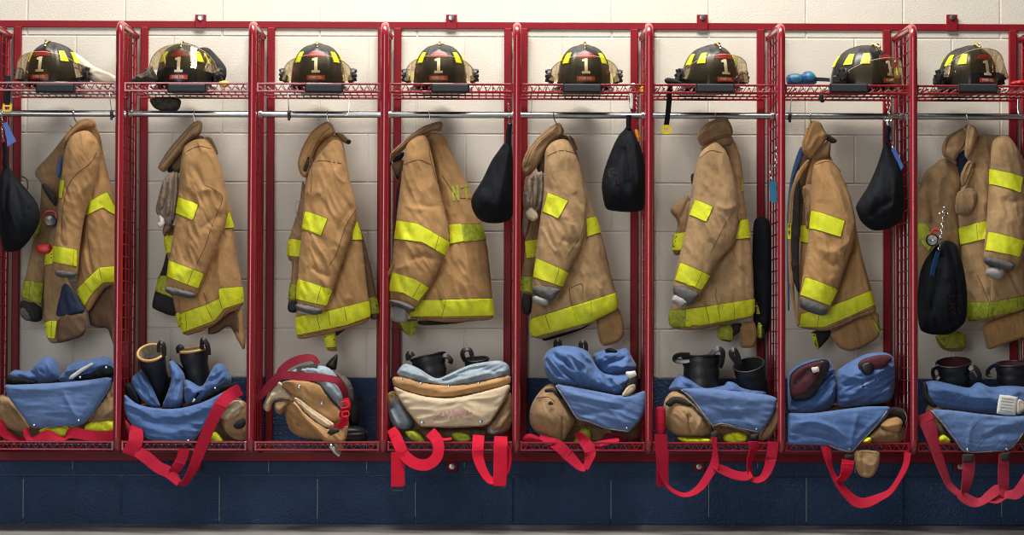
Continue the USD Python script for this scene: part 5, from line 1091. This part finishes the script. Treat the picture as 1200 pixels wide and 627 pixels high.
stud(t, b(1, '778,420'), c, c.h, .008); stud(t, b(1, '1052,417'), c, c.h, .008); hem(t, c, b(1, '650,285 705,355 770,433 900,438 1075,431 1110,396 1184,262'), 'seam_thread', parent=c.h)
for q in ('845,395 862,378 868,372', '862,378 866,392', '852,402 880,392', '884,372 890,392 905,368 912,398 920,366 935,396', '925,362 960,385', '938,398 930,372 955,360 965,392', '962,362 985,395 1010,408', '990,365 985,385 1008,372', '840,400 820,420'):
    mm_ = c.patch(LineString(b(1, q)).buffer(1.0), .0012, 1.2)
    if mm_ is not None: t.add('faded_print', mm_, 'pink_print', 50, parent=c.h, label='faded pink hand lettering')
webbing(t, R(ff(1, '632,130 655,170 672,210 696,255 745,292 800,298 842,268 855,222 845,180 815,145'), [5, 7, 7.5, 6.5, 6.5, 6.5, 6.5, 6.5, 7, 7], [.05, .02, .0, -.01, -.015, -.02, -.02, -.015, 0, .03]), -.455, .046, 'bright_strap')
webbing(t, R(ff(1, '664,238 664,300 664,352 664,400'), 7.8), -.47, .054, 'bright_strap'); webbing(t, R(ff(1, '850,172 880,180 915,176'), [1.5, 1.5, 1.2]), -.44, .014, 'bright_strap')
t.add('strap_ring', tube(W(spline(ff(1, '634,396 632,412 645,420 680,420 694,412 692,396')), -.472), .0032, 6), 'black_plastic', 40)
webbing(t, R(ff(1, '1042,160 1038,215 1040,265 1062,325 1098,372 1140,355 1170,320 1178,250 1150,180'), [7.5, 7, 6.2, 5, 4, 4, 4, 4, 4], [.03, 0, -.005, -.015, -.02, -.005, .0, .005, .02]), -.455, .046, 'bright_strap')
webbing(t, R(ff(1, '1146,165 1144,210 1143,300 1140,398'), [7.5, 8, 8, 7.5], [.02, 0, -.002, -.006]), -.475, .054, 'bright_strap')
t.add('strap_ring', tube(W(spline(ff(1, '1108,394 1108,402 1120,408 1150,408 1170,402 1170,394')), -.478), .003, 6), 'black_plastic', 40)
boot('black rubber boot with pull loops, left of the pair in the cream bib bundle', b(1, '805,112'), b(1, '838,250'), 21, 15, -.25, -.262, loops=[(b(1, '868,122 872,110 892,108 912,128 906,144'), 2.2, -.04), (b(1, '714,130 712,105 722,95 736,112'), 2.8, -.04)])
boot('black rubber boot with a tall loop, right of the pair in the cream bib bundle', b(1, '1032,124'), b(1, '1040,240'), 14.5, 13, -.24, -.22, loops=[(b(1, '980,132 968,110 968,88 985,76 1003,84 1012,112'), 2.2, -.04)])

# bundle 5 ------------------------------------------------------------
t = trousers('turnout trousers bundled under a big crumpled blue hump, tan knee at left')
bulk(t, b(2, '100,300 300,280 600,300 615,480 560,510 300,515 150,505 90,450'), 'tan_inside')
c = piece(t, 'leg', b(2, '82,375 95,330 118,292 155,250 190,236 215,250 245,315 275,362 305,412 275,460 240,516 200,505 150,490 105,462 84,430'), -.33, .095, 'tan_worn', folds=[(b(2, '232,390 236,450 232,510'), 2.5, -.010), (b(2, '120,310 170,280 210,275'), 3, .010), (b(2, '290,420 240,480'), 3, .008)], noise=(.007, 30, 10, 60)); seams(t, c, b(2, '232,392 234,450 230,508'), b(2, '115,305 165,300 200,320'))
piece(t, 'tear', b(2, '165,338 178,315 200,338'), -.432, .004, 'dark_trim', noise=None); piece(t, 'waistband', b(2, '155,262 200,258 240,310 225,312 190,278 150,278'), -.385, .012, 'dark_trim')
piece(t, 'ankle_band', b(2, '300,490 330,440 375,450 372,512 310,520 285,515'), -.34, .04, 'lime_dirty'); piece(t, 'leg', b(2, '310,420 400,440 470,455 480,505 370,515 320,480'), -.31, .04, 'tan_inside')
c = piece(t, 'lining', b(2, '148,125 160,95 185,72 230,60 280,62 325,70 362,90 382,130 408,172 440,195 500,200 545,188 562,215 540,262 505,295 440,280 350,268 250,255 190,240 165,210 150,170'), -.31, .11, 'blue_lining', folds=[(b(2, '190,100 260,150 300,230'), 3, -.010), (b(2, '330,90 360,160 420,240'), 4, -.016), (b(2, '400,200 450,250 530,230'), 3, .012), (b(2, '230,80 330,140'), 4, .010), (b(2, '180,170 280,210 400,260'), 3, -.010), (b(2, '470,210 480,270'), 3, -.010)], noise=(.018, 26, 8, 50))
piece(t, 'lining', b(2, '376,102 410,88 445,75 500,82 542,66 562,110 592,160 570,195 500,212 430,196 395,150'), -.23, .09, 'blue_lining', folds=[(b(2, '420,110 480,130 550,110'), 3, -.014), (b(2, '450,150 520,160 580,155'), 3, .012), (b(2, '410,130 460,190'), 3, -.010)], noise=(.018, 22, 8, 150))
piece(t, 'waistband', b(2, '430,82 455,68 500,85 490,98 450,95'), -.28, .02, 'black_nylon')
piece(t, 'waistband', b(2, '510,295 540,250 545,190 580,180 590,215 585,260 560,300'), -.37, .03, 'dark_trim'); piece(t, 'facing', b(2, '510,296 540,250 575,238 582,262 560,288 530,300'), -.40, .015, 'cream_canvas', noise=None)
piece(t, 'care_label', b(2, '530,182 578,178 584,200 550,215 535,200'), -.42, .005, 'white_label', noise=None, sm=0)
c = piece(t, 'bib', b(2, '197,238 280,250 400,275 510,297 580,285 630,268 632,330 610,400 575,440 546,468 500,462 440,452 400,436 358,420 312,410 288,385 265,345 232,295'), YBIB, .055, 'blue_flap', Tb=.02, pw=.42, folds=[(b(2, '230,265 360,310 500,330'), 4, .008), (b(2, '300,380 400,370 540,340'), 5, -.006), (b(2, '540,445 480,380 440,330'), 3, .006), (b(2, '330,400 400,400'), 4, .006)], noise=(.005, 40, 9, 15))
stud(t, b(2, '539,445'), c, c.h); hem(t, c, b(2, '206,248 236,292 270,344 292,382 315,404 360,414 440,446 544,461'), 'cream_canvas', .0018, parent=c.h)
webbing(t, R(ff(2, '130,165 180,190 225,215 265,255 315,305 345,318'), [3, 5, 7.5, 6.5, 4.5, 3], [.05, .03, 0, -.01, -.015, -.02]), -.455, .045)
webbing(t, R(ff(2, '345,318 358,280 365,235 340,190 305,148'), [3, 4.5, 7, 6.5, 3], [-.02, -.015, -.01, .01, .03]), -.46, .045); webbing(t, R(ff(2, '365,230 400,210 440,195 500,180'), [6, 5, 3, 2], [.01, .02, .03, .04]), -.45, .04)
piece(t, 'suspender_bunch', b(2, '50,490 75,470 110,478 150,495 200,505 190,520 90,522 48,520'), -.37, .03, 'red_strap', noise=(.012, 10, 6, 20)); piece(t, 'suspender_bunch', b(2, '420,480 450,465 500,478 540,490 545,515 450,520 415,510'), -.33, .03, 'maroon_strap', noise=(.012, 10, 6, 20))
f = Thing('rubber_boot', 'black boot loops poking above the crumpled blue hump', 'boot'); f.add('pull_loop', ribbon(np.c_[b(2, '203,70 205,42 215,36 224,48 226,68'), [2]*5], .022, -.26, .005), 'black_rubber', 40); f.add('pull_loop', ribbon(np.c_[b(2, '322,75 322,50 334,42 345,55 347,85'), [2]*5], .022, -.26, .005), 'black_rubber', 40)
cb_ = W(b(2, '275,85'), -.22)[0]; f.add('shaft', lathe(cb_-[0, 0, .12], (0, 0, 1), [(0, 0), (.045, 0), (.060, .12), (.056, .12), (.05, .05), (0, .05)], 28), 'black_rubber', 50)

# bundle 6 ------------------------------------------------------------
t = trousers('turnout trousers with smooth blue bib and tan knee, long red loop below, third from right')
bulk(t, b(2, '720,320 900,300 1200,300 1235,400 1200,500 1000,515 760,512'), 'tan_inside')
piece(t, 'lining', b(2, '728,272 760,225 785,192 820,210 862,232 905,256 1000,250 1010,225 1050,235 1080,262 1200,275 1190,300 900,300 780,275'), -.30, .07, 'blue_lining', folds=[(b(2, '780,200 800,240 860,260'), 3, -.010), (b(2, '750,250 820,270'), 2, .008)])
c = piece(t, 'leg', b(2, '712,350 720,310 745,280 775,268 810,285 870,350 935,430 940,470 900,492 840,492 780,485 730,455 715,410'), -.33, .09, 'tan_canvas_b', folds=[(b(2, '720,320 780,310 840,335'), 3, -.012), (b(2, '830,380 825,430 840,480'), 2.5, -.010), (b(2, '890,380 870,440 840,480'), 3, .010), (b(2, '735,290 800,300'), 3, .010)], noise=(.008, 30, 10, 60)); seams(t, c, b(2, '815,375 825,430 840,478'))
piece(t, 'waistband', b(2, '712,335 745,300 790,300 845,335 840,345 790,340 765,325 745,350'), -.40, .012, 'dark_trim')
c = piece(t, 'ankle_band', b(2, '765,488 800,490 940,494 945,512 880,518 800,514'), -.37, .03, 'lime_stripe'); piece(t, 'leg', b(2, '745,495 800,510 880,518 960,512 975,535 900,545 800,530'), -.35, .03, 'tan_inside')
piece(t, 'ankle_band', b(2, '985,500 1000,470 1060,462 1105,478 1100,512 1020,518'), -.36, .03, 'lime_stripe', folds=[(b(2, '1000,490 1090,500'), 2, -.008), (b(2, '1040,470 1060,510'), 2, -.008)])
piece(t, 'leg', b(2, '930,430 990,430 1090,455 1130,480 1110,510 990,490 950,470'), -.33, .04, 'tan_inside')
piece(t, 'leg', b(2, '1225,310 1255,330 1262,420 1220,490 1165,512 1158,480 1200,420'), -.34, .06, 'tan_worn', folds=[(b(2, '1240,340 1190,490'), 3, -.01)])
c = piece(t, 'bib', b(2, '785,262 850,260 900,260 980,266 1050,274 1120,280 1200,290 1245,306 1240,340 1225,385 1195,430 1162,472 1120,464 1080,454 1020,438 985,430 942,440 910,408 882,372 835,308'), YBIB, .05, 'blue_flap', Tb=.02, pw=.42, folds=[(b(2, '830,285 1000,305 1180,320'), 5, .006), (b(2, '1145,450 1080,390 1040,340'), 3, .005), (b(2, '930,420 1050,390 1180,380'), 5, -.004)], noise=(.004, 40, 9, 8))
stud(t, b(2, '1145,450'), c, c.h); hem(t, c, b(2, '792,267 840,304 888,368 915,402 944,433 985,424 1080,448 1160,465'), 'cream_canvas', .0018, parent=c.h)
piece(t, 'suspender_bunch', b(2, '672,350 695,342 720,350 722,480 700,490 672,482'), -.42, .025, 'red_strap', noise=(.005, 20, 10, 0))
webbing(t, R(ff(2, '697,155 697,200 704,260'), 7.5), -.455, .054); webbing(t, R(ff(2, '704,238 704,310 704,396'), [7.5, 7, 7]), -.475, .054)
t.add('strap_ring', tube(W(spline(ff(2, '672,392 672,412 690,422 715,420 732,408')), -.478), .0028, 6), 'black_plastic', 40)
webbing(t, R(ff(2, '680,265 695,330 730,400 785,436 835,435 885,400 925,340 948,295 950,230 945,170'), [1.5, 2, 2, 2.2, 2.6, 4, 4.5, 4.8, 2, 3], [-.03]*10), -.455, .042); webbing(t, R(ff(2, '945,300 985,322 1040,345 1090,352 1120,340'), [3.5, 5, 5, 5, 4], [-.03]*5), -.455, .042)
webbing(t, R(ff(2, '1130,188 1128,230 1112,280 1112,330 1130,368 1170,362 1198,320 1216,250 1222,190'), [6, 4.5, 3.5, 3, 3, 3.5, 5, 6.5, 7], [-.01]*9), -.46, .042)
piece(t, 'bib_tab', b(2, '930,470 960,452 968,480 945,520 932,500'), -.43, .008, 'dark_trim', noise=None, sm=0); piece(t, 'bib_tab', b(2, '1115,475 1155,472 1150,505 1118,505'), -.42, .008, 'dark_trim', noise=None, sm=0)
boot('black rubber boot with two pull loops, left of the pair third from right', b(2, '885,112'), b(2, '888,262'), 23.0, 19.5, -.26, -.27, loops=[(b(2, '925,108 950,82 968,74 986,90 984,130 972,165'), 2.6, -.06), (b(2, '832,104 790,102 766,110 764,128 800,134 830,130'), 2.6, -.06)])
boot('black rubber boot leaning left with a pull loop, right of the pair third from right', b(2, '1108,150'), b(2, '1135,290'), 18.5, 19.0, -.28, -.22, loops=[(b(2, '1060,150 1030,110 1026,90 1042,80 1058,110 1066,150'), 2.6, -.02)])

# bundle 7 ------------------------------------------------------------
t = trousers('turnout trousers with two open blue leg funnels showing maroon, beside blue bib point')
bulk(t, b(3, '110,340 400,330 650,380 645,510 500,520 200,520 110,500'), 'tan_inside')
c = piece(t, 'leg', b(3, '495,470 530,430 565,400 605,390 632,400 652,440 645,520 560,528 500,525 470,500'), -.32, .07, 'tan_worn', folds=[(b(3, '520,440 580,450 645,470'), 3, -.012), (b(3, '560,480 570,520'), 3, -.010), (b(3, '600,470 610,520'), 3, .008)])
piece(t, 'leg', b(3, '520,440 560,402 610,388 640,415 620,470 570,468'), -.36, .03, 'tan_canvas', folds=[(b(3, '540,440 620,425'), 3, .006)]); piece(t, 'ankle_band', b(3, '440,520 465,490 485,490 490,525'), -.36, .02, 'lime_stripe')
c = piece(t, 'lining', b(3, '98,195 125,165 160,140 220,124 280,120 305,135 322,180 328,235 325,300 312,355 220,378 105,382 100,300'), -.31, .09, 'blue_lining', folds=[(b(3, '300,150 280,240 220,310 120,330'), 3, -.012), (b(3, '315,220 280,310 200,360'), 3, .012), (b(3, '130,345 220,350 300,320'), 3, -.010)], noise=(.014, 26, 8, 150))
c2 = piece(t, 'boot_top', b(3, '100,200 140,162 200,136 258,122 285,126 296,150 280,200 240,270 200,315 150,322 108,318'), -.385, .03, 'black_rubber', noise=(.003, 20, 8, 0)); c3 = piece(t, 'boot_liner', b(3, '105,210 140,168 200,142 245,132 262,142 250,190 215,250 180,288 135,300 108,302'), -.405, .018, 'maroon_liner', folds=[(b(3, '120,250 200,170'), 5, -.012)])
piece(t, 'care_label', b(3, '200,162 236,158 242,180 222,186 226,200 210,185'), -.426, .004, 'white_label', noise=None, sm=0)
c = piece(t, 'lining', b(3, '330,180 365,155 405,130 470,98 520,92 565,92 600,112 608,180 604,280 585,325 520,335 440,345 330,358 326,260'), -.30, .10, 'blue_lining', folds=[(b(3, '340,190 400,210 470,205 560,160'), 3, .012), (b(3, '350,280 440,230 520,200 600,170'), 3, -.012), (b(3, '350,330 460,290 590,250'), 3, .012), (b(3, '430,190 450,260'), 2.5, -.010), (b(3, '340,350 440,310 560,300'), 3, -.008)], noise=(.014, 26, 8, 160))
piece(t, 'boot_liner', b(3, '420,145 445,122 510,104 560,102 590,116 568,145 520,175 470,205 430,178'), -.385, .022, 'maroon_liner'); piece(t, 'boot_top', b(3, '428,155 450,135 490,132 500,165 488,192 468,205 438,185'), -.405, .022, 'black_rubber', noise=None)
piece(t, 'pocket_edge', b(3, '438,262 445,240 495,215 510,218 490,238 450,252'), -.405, .008, 'quilt_thread', noise=None)
c = piece(t, 'bib', b(3, '96,374 98,376 200,378 300,366 380,355 450,346 520,344 578,345 562,390 520,432 482,470 435,520 402,555 382,562 358,560 318,545 282,530 200,526 98,524 94,520'), -.445, .03, 'blue_lining', Tb=.02, pw=.42, folds=[(b(3, '120,420 250,420 350,480 378,540'), 3, .008), (b(3, '378,535 330,460 300,400'), 3, .006), (b(3, '382,535 400,450 420,370'), 3, .006), (b(3, '384,535 450,460 540,380'), 3, .006), (b(3, '130,480 260,490 350,530'), 3, -.006)], noise=(.005, 40, 9, 10))
stud(t, b(3, '380,543'), c, c.h); hem(t, c, b(3, '570,350 480,462 432,512 400,548 380,555 320,540 285,525'), 'cream_canvas', .0016, parent=c.h)
piece(t, 'waistband', b(3, '560,350 600,345 645,360 655,400 640,450 625,400 590,385 560,392'), -.36, .02, 'dark_trim'); t.add('snap_hook', tube(W(spline(b(3, '625,355 640,370 650,400 645,430 655,445')), -.39), .0025, 6), 'chrome', 40)
c = piece(t, 'fly_flap', ff(3, '402,232 460,228 525,236 525,275 518,310 500,342 480,360 450,358 425,345 406,300'), -.455, .012, 'tan_worn', folds=[(ff(3, '420,270 470,300 515,290'), 3, .006), (ff(3, '440,250 450,350'), 3, -.006)])
webbing(t, R(ff(3, '270,210 280,260 295,320 325,380 365,430 410,470 460,475 520,452 570,425 610,370 645,300 655,240'), [6, 5, 3, 4, 5, 6, 5.5, 4, 2.5, 2, 2.6, 3], [.0, -.01, -.015, -.02, -.02, -.02, -.02, -.02, -.02, -.02, -.01, 0]), -.46, .046); webbing(t, R(ff(3, '375,275 368,320 352,355 325,375'), [7.5, 7, 5, 3], -.015), -.46, .05, 'bright_strap')
piece(t, 'bib_tab', ff(3, '358,250 402,250 398,278 360,276'), -.465, .006, 'dark_trim', noise=None, sm=0); webbing(t, R(b(3, '660,420 650,480 645,540'), [2, 3, 3], [.02, .0, 0]), -.43, .03, 'maroon_strap')

# bundle 8 ------------------------------------------------------------
t = trousers('turnout trousers with quilted blue bib and white care label, rightmost of the row')
bulk(t, b(3, '740,330 900,340 1200,330 1240,400 1235,500 1000,515 780,515'), 'tan_inside')
piece(t, 'ankle_band', b(3, '798,500 815,475 835,480 872,520 870,528 800,528'), -.36, .025, 'lime_stripe'); piece(t, 'leg', b(3, '755,380 790,400 830,450 850,490 800,490 770,440'), -.33, .04, 'tan_inside'); piece(t, 'leg', b(3, '1180,450 1240,420 1240,520 1150,525'), -.33, .04, 'tan_inside')
c = piece(t, 'lining', b(3, '738,235 765,225 800,225 870,242 955,262 978,238 1000,230 1050,258 1120,248 1200,252 1250,262 1255,380 1180,388 1100,386 980,378 860,362 800,348 760,335 742,290'), -.335, .075, 'blue_lining', folds=[(b(3, '760,250 850,270 950,290'), 3, .010), (b(3, '980,245 1020,280 1100,290'), 3, -.012), (b(3, '770,310 900,330 1060,350'), 3, -.008), (b(3, '1070,265 1180,280'), 3, .008)], noise=(.008, 30, 9, 10))
for q in ('850,262 930,355', '940,275 1010,365', '1010,270 1070,330', '930,270 850,345', '1030,290 950,365'): hem(t, c, b(3, q), 'quilt_thread', .0008, c.h)
c = piece(t, 'care_label', b(3, '1085,290 1130,293 1170,302 1165,345 1160,386 1110,385 1070,378 1076,330'), -.425, .006, 'white_label', noise=(.001, 20, 10, 0), sm=0)
for i in range(5): t.add('print_line', c.patch(LineString(b(3, '%d,%d %d,%d' % (1092-i*2, 305+i*14, 1150-i*2, 312+i*14))).buffer(.35), .0008, 1.2), 'print_grey', 40, parent=c.h)
piece(t, 'facing', b(3, '1166,305 1200,320 1215,345 1195,375 1162,386'), -.42, .015, 'beige_hood')
piece(t, 'waistband', b(3, '722,230 745,228 755,300 800,350 770,352 735,320'), -.35, .03, 'dark_trim')
c = piece(t, 'bib', b(3, '755,356 860,362 980,378 1060,386 1130,392 1200,390 1262,382 1235,430 1200,472 1165,520 1140,548 1050,560 980,562 922,562 898,535 872,500 840,458 808,418'), -.445, .03, 'blue_flap', Tb=.02, pw=.42, folds=[(b(3, '935,548 940,470 960,410'), 3, .005), (b(3, '1000,500 1060,470 1160,450'), 4, -.008), (b(3, '1010,475 1080,440 1180,420'), 4, .007), (b(3, '1120,540 1090,480'), 3, .005)], noise=(.004, 40, 9, 5))
for q in ('830,370 905,470 960,555', '930,378 1000,460 1070,550', '1030,388 1090,450 1140,530', '1130,395 1180,450', '900,368 850,440', '1000,385 930,470 900,520', '1100,395 1020,480 960,550', '1200,395 1120,480 1060,550'): hem(t, c, b(3, q), 'quilt_thread', .0008, c.h)
for q in ('935,548', '1119,543'): stud(t, b(3, q), c, c.h, .007)
hem(t, c, b(3, '765,362 812,414 876,496 926,556 1050,554 1136,542 1196,468'), 'cream_canvas', .0016, parent=c.h)
webbing(t, R(ff(3, '725,60 745,100 775,190 800,270 825,340 850,395 885,428'), [10, 9.5, 7.5, 6.5, 5.5, 4.5, 4], [.03, .01, 0, -.005, -.01, -.015, -.02]), -.45, .065, 'faded_strap')
webbing(t, R(ff(3, '880,425 915,450 960,472 1000,470 1040,440 1080,415 1110,440'), [3.5, 6, 6, 4, 5, 6, 4], -.02), -.455, .046, 'faded_strap'); webbing(t, R(ff(3, '1030,462 1070,458 1110,440 1160,435 1195,395 1225,340'), [3, 5, 4, 6, 6, 5], -.024), -.455, .046, 'faded_strap')
webbing(t, R(ff(3, '938,255 938,320 930,380 915,435'), [7.3, 7.3, 6.5, 4], -.01), -.455, .05, 'faded_strap'); webbing(t, R(ff(3, '1107,250 1102,320 1102,380 1108,440'), [6.8, 6.8, 6.8, 5], -.01), -.455, .05, 'faded_strap')
piece(t, 'bib_tab', ff(3, '910,248 965,248 962,290 912,290'), -.468, .006, 'dark_trim', noise=None, sm=0); piece(t, 'bib_tab', ff(3, '1088,242 1135,240 1130,282 1085,280'), -.468, .006, 'dark_trim', noise=None, sm=0)
boot('black rubber boot with maroon lining and two loops, rightmost pair, left boot', b(3, '868,140'), b(3, '875,265'), 20.5, 17, -.27, -.24, liner='maroon_liner', loops=[(b(3, '800,158 775,168 772,195 785,215 800,205'), 2.2, -.03), (b(3, '938,170 965,162 985,185 988,210 968,215 945,190'), 2.6, -.05)])
boot('black rubber boot with a side loop, rightmost pair, right boot', b(3, '1140,145'), b(3, '1145,265'), 19.5, 17, -.255, -.24, liner='maroon_liner', loops=[(b(3, '1080,152 1050,155 1030,175 1028,195 1042,195'), 2.4, -.05)])
# ------------------------------------------------------------------ write the stage
for T_ in ALL: T_.write()
for src, dx, label in PENDING:
    copy_thing(src, src.base + np.array([dx, 0, 0]), label)
